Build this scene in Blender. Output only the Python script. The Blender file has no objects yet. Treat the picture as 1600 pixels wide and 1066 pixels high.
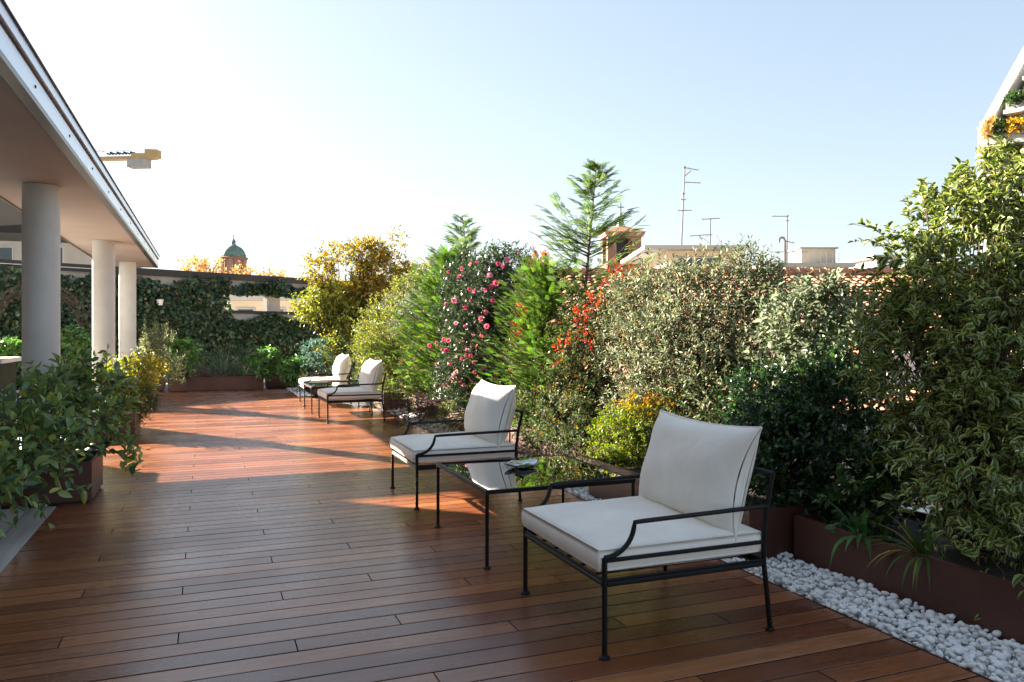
import bpy, math, random
import numpy as np
from mathutils import Vector, Matrix
R = math.radians
C = bpy.context.scene.collection
scene = bpy.context.scene

# ------------------------------------------------------------------ camera, sky, sun
EYE = 1.45
F = 1218.0                      # focal length in pixels of the 1600 px wide photograph
cam = bpy.data.cameras.new('camera'); camo = bpy.data.objects.new('camera', cam); C.objects.link(camo)
cam.sensor_width = 36.0; cam.lens = 36.0 * F / 1600.0
cam.shift_y = -15.0 / 1600.0
cam.clip_start = 0.05; cam.clip_end = 3000
camo.location = (0, 0, EYE); camo.rotation_euler = (R(90), 0, -R(21.45))
scene.camera = camo
SUN_AZ = 35.2                   # degrees from +Y towards -X
SUN_EL = 21.5
world = bpy.data.worlds.new('World'); scene.world = world; world.use_nodes = True
wn = world.node_tree; wn.nodes.clear()
sky = wn.nodes.new('ShaderNodeTexSky'); sky.sky_type = 'NISHITA'; sky.sun_disc = False
sky.sun_elevation = R(SUN_EL); sky.sun_rotation = R(-SUN_AZ)
sky.air_density = 1.0; sky.dust_density = 1.0; sky.ozone_density = 2.2; sky.altitude = 100
bg = wn.nodes.new('ShaderNodeBackground'); bg.inputs[1].default_value = 0.063
wo = wn.nodes.new('ShaderNodeOutputWorld')
hs_ = wn.nodes.new('ShaderNodeHueSaturation'); hs_.inputs['Saturation'].default_value = 0.95     # thin even haze pales the whole sky
gm_ = wn.nodes.new('ShaderNodeGamma'); gm_.inputs[1].default_value = 0.55
wn.links.new(sky.outputs[0], hs_.inputs['Color']); wn.links.new(hs_.outputs[0], gm_.inputs[0]); wn.links.new(gm_.outputs[0], bg.inputs[0]); wn.links.new(bg.outputs[0], wo.inputs[0])
sl = bpy.data.lights.new('sun', 'SUN'); slo = bpy.data.objects.new('sun', sl); C.objects.link(slo)
sl.energy = 5.0; sl.angle = R(0.5); sl.color = (1.0, 0.90, 0.74)
ce = math.cos(R(SUN_EL))
sdir = Vector((math.sin(R(SUN_AZ)) * ce, -math.cos(R(SUN_AZ)) * ce, -math.sin(R(SUN_EL))))
slo.rotation_euler = sdir.to_track_quat('-Z', 'Y').to_euler()
slo.location = (-20, 28, 16)
scene.view_settings.view_transform = 'Standard'; scene.view_settings.look = 'None'
scene.view_settings.gamma = 1.0; scene.view_settings.use_curve_mapping = False
scene.view_settings.exposure = 2.95
scene.render.engine = 'CYCLES'
scene.cycles.max_bounces = 8; scene.cycles.transparent_max_bounces = 12

# ------------------------------------------------------------------ helpers
def W(px, py, Z):
    """point seen at photo pixel (px, py) at depth Z along the view direction"""
    dx = (px - 800) / F
    return np.array((Z * (.3657 + .9307 * dx), Z * (.9307 - .3657 * dx), EYE - (py - 518) * Z / F))

def mesh_from(name, verts, faces, mat=None, smooth=False):
    me = bpy.data.meshes.new(name); me.from_pydata([tuple(v) for v in verts], [], faces)
    if mat: me.materials.append(mat)
    if smooth: me.polygons.foreach_set('use_smooth', [True] * len(me.polygons))
    me.update(); return me

def mesh_np(name, V, Fq, mat, col=None, uv=None, smooth=True):
    """V (n,3) float, Fq (m,k) int"""
    me = bpy.data.meshes.new(name)
    k = Fq.shape[1]; m = len(Fq)
    me.vertices.add(len(V)); me.vertices.foreach_set('co', V.astype(np.float32).ravel())
    me.loops.add(m * k); me.loops.foreach_set('vertex_index', Fq.astype(np.int32).ravel())
    me.polygons.add(m)
    me.polygons.foreach_set('loop_start', np.arange(0, m * k, k, dtype=np.int32))
    me.polygons.foreach_set('loop_total', np.full(m, k, dtype=np.int32))
    if smooth: me.polygons.foreach_set('use_smooth', np.ones(m, dtype=bool))
    me.update(calc_edges=True)
    if col is not None:
        a = me.color_attributes.new('Col', 'FLOAT_COLOR', 'POINT')
        c4 = np.ones((len(V), 4), np.float32); c4[:, :3] = col
        a.data.foreach_set('color', c4.ravel())
    if uv is not None:
        u = me.uv_layers.new(name='UVMap')
        u.data.foreach_set('uv', uv[Fq.ravel()].astype(np.float32).ravel())
    me.materials.append(mat)
    return me

def ob(name, me, parent=None, loc=None, rot=None):
    o = bpy.data.objects.new(name, me); C.objects.link(o)
    if parent is not None: o.parent = parent
    if loc is not None: o.location = tuple(float(a) for a in loc)
    if rot is not None: o.rotation_euler = rot
    return o

def tag(o, label=None, cat=None, group=None, kind=None):
    if label: o['label'] = label
    if cat: o['category'] = cat
    if group: o['group'] = group
    if kind: o['kind'] = kind
    return o

def empty(name, loc=(0, 0, 0), rz=0, label=None, cat=None, group=None):
    o = bpy.data.objects.new(name, None); C.objects.link(o)
    o.location = tuple(float(a) for a in loc); o.rotation_euler = (0, 0, rz)
    return tag(o, label, cat, group)

class MB:
    """collects shapes into one mesh"""
    def __init__(s): s.v = []; s.f = []
    def add(s, v, f):
        n = len(s.v); s.v += [tuple(map(float, p)) for p in v]; s.f += [tuple(i + n for i in q) for q in f]; return s
    def box(s, a, b, ch=0.0):
        x0, y0, z0 = a; x1, y1, z1 = b
        if ch <= 0:
            v = [(x0,y0,z0),(x1,y0,z0),(x1,y1,z0),(x0,y1,z0),(x0,y0,z1),(x1,y0,z1),(x1,y1,z1),(x0,y1,z1)]
            f = [(0,3,2,1),(4,5,6,7),(0,1,5,4),(1,2,6,5),(2,3,7,6),(3,0,4,7)]
            return s.add(v, f)
        c = ch; v = []
        for z, i in ((z0, 0), (z1 - c, 0), (z1, c)):
            v += [(x0+i+c*(i==0),y0+i,z),(x1-i-c*(i==0),y0+i,z),(x1-i,y0+i+c*(i==0),z),(x1-i,y1-i-c*(i==0),z),
                  (x1-i-c*(i==0),y1-i,z),(x0+i+c*(i==0),y1-i,z),(x0+i,y1-i-c*(i==0),z),(x0+i,y0+i+c*(i==0),z)]
        f = [tuple(range(7,-1,-1))]
        for r in (0, 8):
            for i in range(8):
                j = (i+1) % 8; f.append((r+i, r+j, r+j+8, r+i+8))
        f.append(tuple(range(16,24)))
        return s.add(v, f)
    def prism(s, poly, y0, y1, axis='y'):
        """extrude a polygon (list of 2d) along an axis"""
        n = len(poly)
        if axis == 'y': v = [(p[0], y0, p[1]) for p in poly] + [(p[0], y1, p[1]) for p in poly]
        elif axis == 'z': v = [(p[0], p[1], y0) for p in poly] + [(p[0], p[1], y1) for p in poly]
        else: v = [(y0, p[0], p[1]) for p in poly] + [(y1, p[0], p[1]) for p in poly]
        f = [tuple(range(n)), tuple(range(2*n-1, n-1, -1))]
        for i in range(n):
            j = (i+1) % n; f.append((i, n+i, n+j, j))
        return s.add(v, f)
    def tube(s, pts, r, n=8, cap=True):
        pts = [Vector(p) for p in pts]; rs = r if isinstance(r, (list, tuple)) else [r]*len(pts)
        v = []; f = []; up = None
        for i, p in enumerate(pts):
            t = (pts[min(i+1, len(pts)-1)] - pts[max(i-1, 0)]).normalized()
            if up is None: up = t.orthogonal().normalized()
            a = (up - t * up.dot(t)).normalized(); up = a; b = t.cross(a)
            for k in range(n):
                an = 2*math.pi*k/n + math.pi/n
                v.append(p + (a*math.cos(an) + b*math.sin(an)) * rs[i])
        for i in range(len(pts)-1):
            for k in range(n):
                j = (k+1) % n; f.append((i*n+k, i*n+j, (i+1)*n+j, (i+1)*n+k))
        if cap: f.append(tuple(range(n-1,-1,-1))); f.append(tuple(range((len(pts)-1)*n, len(pts)*n)))
        return s.add(v, f)
    def lathe(s, prof, c=(0,0,0), n=24):
        v = []; f = []
        for r, z in prof:
            for k in range(n):
                a = 2*math.pi*k/n; v.append((c[0]+r*math.cos(a), c[1]+r*math.sin(a), c[2]+z))
        for i in range(len(prof)-1):
            for k in range(n):
                j = (k+1) % n; f.append((i*n+k, i*n+j, (i+1)*n+j, (i+1)*n+k))
        f.append(tuple(range(n-1,-1,-1))); f.append(tuple(range((len(prof)-1)*n, len(prof)*n)))
        return s.add(v, f)
    def build(s, name, mat, parent=None, smooth=False, loc=None):
        me = mesh_from(name, s.v, s.f, mat, smooth)
        if smooth:
            try: me.set_sharp_from_angle(angle=R(40))
            except Exception: pass
        return ob(name, me, parent, loc)

# ------------------------------------------------------------------ materials
def nt_new(name):
    m = bpy.data.materials.new(name); m.use_nodes = True; nt = m.node_tree; nt.nodes.clear()
    out = nt.nodes.new('ShaderNodeOutputMaterial'); return m, nt, out

def node(nt, typ, **kw):
    n = nt.nodes.new(typ)
    for k, v in kw.items():
        if k.startswith('i_'):
            key = k[2:]; key = int(key) if key.isdigit() else key
            n.inputs[key].default_value = v
        else: setattr(n, k, v)
    return n

def mat(name, col, rough=.6, metal=0., var=.15, scale=6., bump=.0, bscale=60., col2=None, spec=.5, stretch=(1,1,1), gen=False, coat=0.):
    m, nt, out = nt_new(name); L = nt.links.new
    p = node(nt, 'ShaderNodeBsdfPrincipled'); L(p.outputs[0], out.inputs[0])
    p.inputs['Roughness'].default_value = rough; p.inputs['Metallic'].default_value = metal
    p.inputs['Specular IOR Level'].default_value = spec
    p.inputs['Coat Weight'].default_value = coat
    tc = node(nt, 'ShaderNodeTexCoord'); mp = node(nt, 'ShaderNodeMapping'); mp.inputs['Scale'].default_value = stretch
    L(tc.outputs['Object'], mp.inputs[0])
    n1 = node(nt, 'ShaderNodeTexNoise'); n1.inputs['Scale'].default_value = scale; n1.inputs['Detail'].default_value = 6
    L(mp.outputs[0], n1.inputs['Vector'])
    mx = node(nt, 'ShaderNodeMix', data_type='RGBA')
    a = [c * (1 - var) for c in col] + [1]; b = [min(1, c * (1 + var)) for c in (col2 or col)] + [1]
    mx.inputs[6].default_value = a; mx.inputs[7].default_value = b
    mr = node(nt, 'ShaderNodeMapRange'); mr.inputs[1].default_value = .3; mr.inputs[2].default_value = .7
    L(n1.outputs[0], mr.inputs[0]); L(mr.outputs[0], mx.inputs[0]); L(mx.outputs[2], p.inputs['Base Color'])
    r2 = node(nt, 'ShaderNodeMapRange'); r2.inputs[3].default_value = max(0, rough - .08); r2.inputs[4].default_value = min(1, rough + .08)
    L(n1.outputs[0], r2.inputs[0]); L(r2.outputs[0], p.inputs['Roughness'])
    if bump > 0:
        n2 = node(nt, 'ShaderNodeTexNoise'); n2.inputs['Scale'].default_value = bscale; n2.inputs['Detail'].default_value = 4
        L(mp.outputs[0], n2.inputs['Vector'])
        bp = node(nt, 'ShaderNodeBump'); bp.inputs['Strength'].default_value = bump; bp.inputs['Distance'].default_value = .01
        L(n2.outputs[0], bp.inputs['Height']); L(bp.outputs[0], p.inputs['Normal'])
    return m

def leaf_mat(name, rough=.42, trans=.35, vein=False, margin=None, spec=.5):
    """leaf colour comes from the Col attribute; UV.y runs across the leaf"""
    m, nt, out = nt_new(name); L = nt.links.new
    at = node(nt, 'ShaderNodeAttribute', attribute_name='Col')
    oi = node(nt, 'ShaderNodeObjectInfo')
    mu = node(nt, 'ShaderNodeMix', data_type='RGBA', blend_type='MULTIPLY'); mu.inputs[0].default_value = 1
    L(at.outputs[0], mu.inputs[6]); L(oi.outputs['Color'], mu.inputs[7])
    colr = mu.outputs[2]
    if margin:
        uv = node(nt, 'ShaderNodeUVMap'); sp = node(nt, 'ShaderNodeSeparateXYZ'); L(uv.outputs[0], sp.inputs[0])
        ns = node(nt, 'ShaderNodeTexNoise'); ns.inputs['Scale'].default_value = 5; L(uv.outputs[0], ns.inputs['Vector'])
        ab = node(nt, 'ShaderNodeMath', operation='ABSOLUTE'); L(sp.outputs[1], ab.inputs[0])
        ad = node(nt, 'ShaderNodeMath', operation='ADD'); L(ab.outputs[0], ad.inputs[0]); L(ns.outputs[0], ad.inputs[1])
        rp = node(nt, 'ShaderNodeMapRange'); rp.inputs[1].default_value = .95; rp.inputs[2].default_value = 1.1
        L(ad.outputs[0], rp.inputs[0])
        mm = node(nt, 'ShaderNodeMix', data_type='RGBA'); L(rp.outputs[0], mm.inputs[0]); L(colr, mm.inputs[6])
        mm.inputs[7].default_value = (*margin, 1); colr = mm.outputs[2]
    p = node(nt, 'ShaderNodeBsdfPrincipled'); p.inputs['Roughness'].default_value = rough
    p.inputs['Specular IOR Level'].default_value = spec
    L(colr, p.inputs['Base Color'])
    t = node(nt, 'ShaderNodeBsdfTranslucent')
    hs = node(nt, 'ShaderNodeHueSaturation'); hs.inputs['Saturation'].default_value = 1.15; hs.inputs['Value'].default_value = 1.5
    L(colr, hs.inputs['Color']); L(hs.outputs[0], t.inputs[0])
    ms = node(nt, 'ShaderNodeMixShader'); ms.inputs[0].default_value = trans
    L(p.outputs[0], ms.inputs[1]); L(t.outputs[0], ms.inputs[2]); L(ms.outputs[0], out.inputs[0])
    return m

def plank_mat():
    m, nt, out = nt_new('hardwood_decking'); L = nt.links.new
    tc = node(nt, 'ShaderNodeTexCoord'); oi = node(nt, 'ShaderNodeObjectInfo')
    at = node(nt, 'ShaderNodeAttribute', attribute_name='Col')
    geo = node(nt, 'ShaderNodeNewGeometry')
    ml = node(nt, 'ShaderNodeMath', operation='MULTIPLY'); ml.inputs[1].default_value = 37.
    L(oi.outputs['Random'], ml.inputs[0])
    ad = node(nt, 'ShaderNodeVectorMath', operation='ADD'); L(geo.outputs['Position'], ad.inputs[0]); L(ml.outputs[0], ad.inputs[1])
    mp = node(nt, 'ShaderNodeMapping'); mp.inputs['Scale'].default_value = (.9, 14, 6); L(ad.outputs[0], mp.inputs[0])
    n1 = node(nt, 'ShaderNodeTexNoise'); n1.inputs['Scale'].default_value = 2.2; n1.inputs['Detail'].default_value = 8; n1.inputs['Roughness'].default_value = .6
    n1.inputs['Distortion'].default_value = .4
    L(mp.outputs[0], n1.inputs['Vector'])
    mp2 = node(nt, 'ShaderNodeMapping'); mp2.inputs['Scale'].default_value = (6, 160, 30); L(ad.outputs[0], mp2.inputs[0])
    n2 = node(nt, 'ShaderNodeTexNoise'); n2.inputs['Scale'].default_value = 1.5; n2.inputs['Detail'].default_value = 5
    L(mp2.outputs[0], n2.inputs['Vector'])
    base = node(nt, 'ShaderNodeMix', data_type='RGBA', blend_type='MULTIPLY'); base.inputs[0].default_value = 1
    L(at.outputs[0], base.inputs[6]); L(oi.outputs['Color'], base.inputs[7])
    cr = node(nt, 'ShaderNodeMapRange'); cr.inputs[1].default_value = .3; cr.inputs[2].default_value = .72; cr.inputs[3].default_value = .72; cr.inputs[4].default_value = 1.25
    L(n1.outputs[0], cr.inputs[0])
    c2 = node(nt, 'ShaderNodeMapRange'); c2.inputs[1].default_value = .35; c2.inputs[2].default_value = .7; c2.inputs[3].default_value = .82; c2.inputs[4].default_value = 1.12
    L(n2.outputs[0], c2.inputs[0])
    mm = node(nt, 'ShaderNodeMath', operation='MULTIPLY'); L(cr.outputs[0], mm.inputs[0]); L(c2.outputs[0], mm.inputs[1])
    vs = node(nt, 'ShaderNodeVectorMath', operation='SCALE'); L(base.outputs[2], vs.inputs[0]); L(mm.outputs[0], vs.inputs['Scale'])
    p = node(nt, 'ShaderNodeBsdfPrincipled'); L(vs.outputs[0], p.inputs['Base Color'])
    # worn patches change the gloss
    n3 = node(nt, 'ShaderNodeTexNoise'); n3.inputs['Scale'].default_value = 1.6; n3.inputs['Detail'].default_value = 5
    L(geo.outputs['Position'], n3.inputs['Vector'])
    rr = node(nt, 'ShaderNodeMapRange'); rr.inputs[1].default_value = .3; rr.inputs[2].default_value = .7; rr.inputs[3].default_value = .17; rr.inputs[4].default_value = .29
    L(n3.outputs[0], rr.inputs[0])
    r3 = node(nt, 'ShaderNodeMath', operation='MULTIPLY_ADD'); L(n2.outputs[0], r3.inputs[0]); r3.inputs[1].default_value = .10; L(rr.outputs[0], r3.inputs[2])
    L(r3.outputs[0], p.inputs['Roughness'])
    p.inputs['Specular IOR Level'].default_value = .6
    bp = node(nt, 'ShaderNodeBump'); bp.inputs['Strength'].default_value = .25; bp.inputs['Distance'].default_value = .002
    L(n2.outputs[0], bp.inputs['Height']); L(bp.outputs[0], p.inputs['Normal'])
    L(p.outputs[0], out.inputs[0])
    return m

def fabric_mat():
    m, nt, out = nt_new('cream_canvas'); L = nt.links.new
    tc = node(nt, 'ShaderNodeTexCoord')
    p = node(nt, 'ShaderNodeBsdfPrincipled'); p.inputs['Roughness'].default_value = .85; p.inputs['Specular IOR Level'].default_value = .25
    p.inputs['Sheen Weight'].default_value = .25
    n1 = node(nt, 'ShaderNodeTexNoise'); n1.inputs['Scale'].default_value = 5; n1.inputs['Detail'].default_value = 5; L(tc.outputs['Object'], n1.inputs['Vector'])
    n2 = node(nt, 'ShaderNodeTexNoise'); n2.inputs['Scale'].default_value = 420; L(tc.outputs['Object'], n2.inputs['Vector'])
    mx = node(nt, 'ShaderNodeMix', data_type='RGBA'); mx.inputs[6].default_value = (.76, .71, .63, 1); mx.inputs[7].default_value = (.86, .82, .75, 1)
    mr = node(nt, 'ShaderNodeMapRange'); mr.inputs[1].default_value = .3; mr.inputs[2].default_value = .7
    a = node(nt, 'ShaderNodeMath', operation='MULTIPLY_ADD'); L(n2.outputs[0], a.inputs[0]); a.inputs[1].default_value = .5; L(n1.outputs[0], a.inputs[2])
    mr.inputs[1].default_value = .5; mr.inputs[2].default_value = 1.0
    L(a.outputs[0], mr.inputs[0]); L(mr.outputs[0], mx.inputs[0]); L(mx.outputs[2], p.inputs['Base Color'])
    mp = node(nt, 'ShaderNodeMapping'); mp.inputs['Scale'].default_value = (2, 2, 1.6); L(tc.outputs['Object'], mp.inputs[0])
    n3 = node(nt, 'ShaderNodeTexNoise'); n3.inputs['Scale'].default_value = 3.0; n3.inputs['Detail'].default_value = 3; n3.inputs['Distortion'].default_value = 1.2
    L(mp.outputs[0], n3.inputs['Vector'])
    b1 = node(nt, 'ShaderNodeBump'); b1.inputs['Strength'].default_value = .3; b1.inputs['Distance'].default_value = .02; L(n3.outputs[0], b1.inputs['Height'])
    b2 = node(nt, 'ShaderNodeBump'); b2.inputs['Strength'].default_value = .25; b2.inputs['Distance'].default_value = .001; L(n2.outputs[0], b2.inputs['Height']); L(b1.outputs[0], b2.inputs['Normal'])
    L(b2.outputs[0], p.inputs['Normal']); L(p.outputs[0], out.inputs[0])
    return m

def glass_mat(nm='table_glass', mult=3.0, tint=(.90, .95, .92, 1)):
    m, nt, out = nt_new(nm); L = nt.links.new
    fr = node(nt, 'ShaderNodeFresnel'); fr.inputs[0].default_value = 1.5
    geo = node(nt, 'ShaderNodeNewGeometry'); 
    t = node(nt, 'ShaderNodeBsdfTransparent'); t.inputs[0].default_value = tint
    g = node(nt, 'ShaderNodeBsdfGlossy'); g.inputs['Roughness'].default_value = .01
    ml = node(nt, 'ShaderNodeMath', operation='MULTIPLY'); ml.inputs[1].default_value = mult; ml.use_clamp = True
    L(fr.outputs[0], ml.inputs[0])
    ms = node(nt, 'ShaderNodeMixShader'); L(ml.outputs[0], ms.inputs[0]); L(t.outputs[0], ms.inputs[1]); L(g.outputs[0], ms.inputs[2]); L(ms.outputs[0], out.inputs[0])
    return m

M = {}
M['plank'] = plank_mat()
M['fabric'] = fabric_mat()
M['edge'] = mat('plank_edge_shade', (.010, .005, .004), .9, 0, .2, 10)  # weathered plank sides, with the shade of the gaps put into the colour
M['glass'] = glass_mat(mult=4.2)
M['iron'] = mat('black_iron', (.003, .003, .0035), .5, .0, .3, 40, .25, 200, spec=.3)
M['column'] = mat('column_paint', (.56, .54, .52), .55, 0, .08, 3, .08, 90)
M['soffit'] = mat('soffit_plaster', (.43, .36, .315), .8, 0, .06, 2, .05, 60)
M['fascia'] = mat('fascia_aluminium', (.62, .66, .70), .28, .75, .06, 2.5)
M['trim'] = mat('bronze_trim', (.16, .14, .125), .35, .6, .2, 6)
M['dark'] = mat('dark_metal', (.014, .013, .0135), .45, .3, .2, 5)
M['darkroof'] = mat('dark_soffit', (.02, .019, .02), .6, 0, .15, 3)
M['corten'] = mat('brown_steel', (.10, .036, .026), .5, .15, .32, 2.2, .2, 90, col2=(.085, .035, .025))
M['soil'] = mat('soil', (.03, .02, .014), .95, 0, .4, 20, .8, 40)
M['stone'] = mat('pale_stone', (.55, .54, .52), .55, 0, .08, 3, .1, 60)
M['strip'] = mat('grey_board', (.50, .48, .45), .35, 0, .15, 3, .1, 80, stretch=(8, .6, 1))
M['under'] = mat('membrane', (.012, .011, .011), .9)
M['pebble'] = mat('white_marble_pebble', (.84, .84, .83), .6, 0, .16, 14, .2, 90)
M['bed'] = mat('gravel_bed', (.45, .46, .48), .9, 0, .3, 60, .9, 120)
M['plaster'] = mat('grey_plaster', (.34, .32, .30), .9, 0, .12, 2, .3, 50)
M['coping'] = mat('slate_coping', (.022, .021, .023), .7, 0, .15, 4)
M['bark'] = mat('bark', (.10, .068, .045), .9, 0, .3, 30, .6, 60)
M['darkbark'] = mat('dark_twigs', (.045, .032, .022), .9, 0, .3, 30)
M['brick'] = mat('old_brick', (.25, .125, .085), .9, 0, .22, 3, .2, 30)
M['brickpale'] = mat('pale_brick', (.34, .20, .14), .9, 0, .2, 3, .2, 30)  # paler brick tone for cornice, drum and slim block
M['copper'] = mat('green_copper', (.12, .19, .16), .7, .1, .3, 1.5)
M['tile'] = mat('terracotta_tile', (.40, .155, .08), .85, 0, .3, 2.2, .3, 40, col2=(.44, .20, .115))
M['stucco'] = mat('beige_stucco', (.52, .44, .34), .9, 0, .1, .8, .1, 20)
M['stucco2'] = mat('grey_stucco', (.30, .28, .255), .9, 0, .1, .8, .1, 20)
M['whitewall'] = mat('white_render', (.72, .70, .67), .8, 0, .05, .5)
M['conc'] = mat('concrete', (.33, .32, .30), .9, 0, .1, 1, .2, 20)
M['galv'] = mat('galvanised_pipe', (.22, .22, .23), .45, .6, .2, 10)
M['window'] = mat('window_pane', (.02, .026, .032), .08, 0, .1, 3, spec=.8)
M['crane'] = mat('crane_yellow', (.42, .28, .12), .55, 0, .1, 1)
M['marble'] = mat('dark_marble', (.0015, .0015, .002), .45, 0, .3, 5, 0, spec=.06, col2=(.004, .004, .005))
M['lampglass'] = mat('frosted_glass', (.75, .73, .70), .3, 0, .03)
M['wicker'] = mat('brown_wicker', (.07, .045, .035), .8, 0, .3, 30, .5, 60)
M['ground'] = mat('city_ground', (.16, .155, .15), .95, 0, .3, .05)
M['leaf'] = leaf_mat('leaf', .5, .34, spec=.32)
M['gloss'] = leaf_mat('glossy_leaf', .33, .24, spec=.6)
M['needle'] = leaf_mat('needle_leaf', .6, .30, spec=.3)
M['varieg'] = leaf_mat('margined_leaf', .36, .2, margin=(.34, .37, .10))
M['petal'] = leaf_mat('petal', .6, .4, spec=.3)

# ------------------------------------------------------------------ foliage generator
def nrm(a): return a / np.maximum(np.linalg.norm(a, axis=-1, keepdims=True), 1e-9)

def leaf_proto(kind):
    """returns verts (n,3) x length, y width, z; faces quads; uv"""
    if kind == 'lozenge':
        v = np.array([(0,0,0),(.45,.5,.06),(1,0,-.06),(.45,-.5,.06)], float)
        f = np.array([(0,3,2,1)]); uv = np.array([(0,0),(.5,1),(1,0),(.5,-1)], float); return v, f, uv
    if kind == 'fold':
        v = np.array([(0,0,0),(.35,.42,.08),(.8,.3,.03),(1,0,-.1),(.8,-.3,.03),(.35,-.42,.08),(.4,0,-.02)], float)
        f = np.array([(0,6,2,1),(6,3,2,2),(0,5,4,6),(6,4,3,3)])
        f = np.array([(0,6,2,1),(0,5,4,6),(6,4,3,2)])
        uv = np.array([(0,0),(.35,1),(.8,1),(1,0),(.8,-1),(.35,-1),(.4,0)], float); return v, f, uv
    # 'full': 5 rows of 3 (or 5) with curl
    v = []; uv = []
    rows = [(0,.04),(.18,.36),(.42,.5),(.68,.42),(.88,.2),(1,.015)]
    for x, w in rows:
        curl = -.34 * x * x if kind == 'curl' else -.14 * x * x
        xx = x * (1 - .12 * x) if kind == 'curl' else x
        for s in (-1, 0, 1):
            v.append((xx, s * w, curl + (.30 * abs(s) * w) + .02 * math.sin(x * 9 + s))); uv.append((x, s))
    f = []
    for i in range(len(rows) - 1):
        for j in range(2):
            a = i * 3 + j; f.append((a, a + 3, a + 4, a + 1))
    return np.array(v, float), np.array(f), np.array(uv, float)

def leaves_np(P, D, N, S, Wd, kind, cols):
    v, f, uv = leaf_proto(kind)
    B = nrm(np.cross(N, D)); N = nrm(np.cross(D, B))
    n = len(P); k = len(v)
    X = v[None, :, 0:1] * D[:, None] + v[None, :, 1:2] * B[:, None] * Wd[:, None, None] + v[None, :, 2:3] * N[:, None]
    V = P[:, None] + X * S[:, None, None]
    Fq = (f[None] + (np.arange(n) * k)[:, None, None]).reshape(-1, f.shape[1])
    return V.reshape(-1, 3), Fq, np.repeat(cols, k, axis=0), np.tile(uv, (n, 1))

def tubes_np(P0, P1, P2, r0, r1):
    """3-sided tapered bent tubes"""
    T = nrm(P2 - P0); ref = np.tile(np.array((.31, .2, .93)), (len(T), 1)); A = nrm(np.cross(T, ref)); B = np.cross(T, A)
    rings = []
    for P, r in ((P0, r0), (P1, (r0 + r1) / 2), (P2, r1)):
        for a in (0, 2.094, 4.189):
            rings.append(P + (A * math.cos(a) + B * math.sin(a)) * (r[:, None] if isinstance(r, np.ndarray) else r))
    V = np.stack(rings, 1)
    f = []
    for i in (0, 3):
        for j in range(3): f.append((i + j, i + (j + 1) % 3, i + 3 + (j + 1) % 3, i + 3 + j))
    f = np.array(f); n = len(P0)
    return V.reshape(-1, 3), (f[None] + (np.arange(n) * 9)[:, None, None]).reshape(-1, 4)

def pick(rng, pal, n):
    cs = np.array([p[0] for p in pal], float); w = np.array([p[1] for p in pal], float); w /= w.sum()
    c = cs[rng.choice(len(cs), n, p=w)]
    return np.clip(c * rng.uniform(.72, 1.3, (n, 1)) * rng.uniform(.93, 1.07, (n, 3)), 0, 1)

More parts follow.
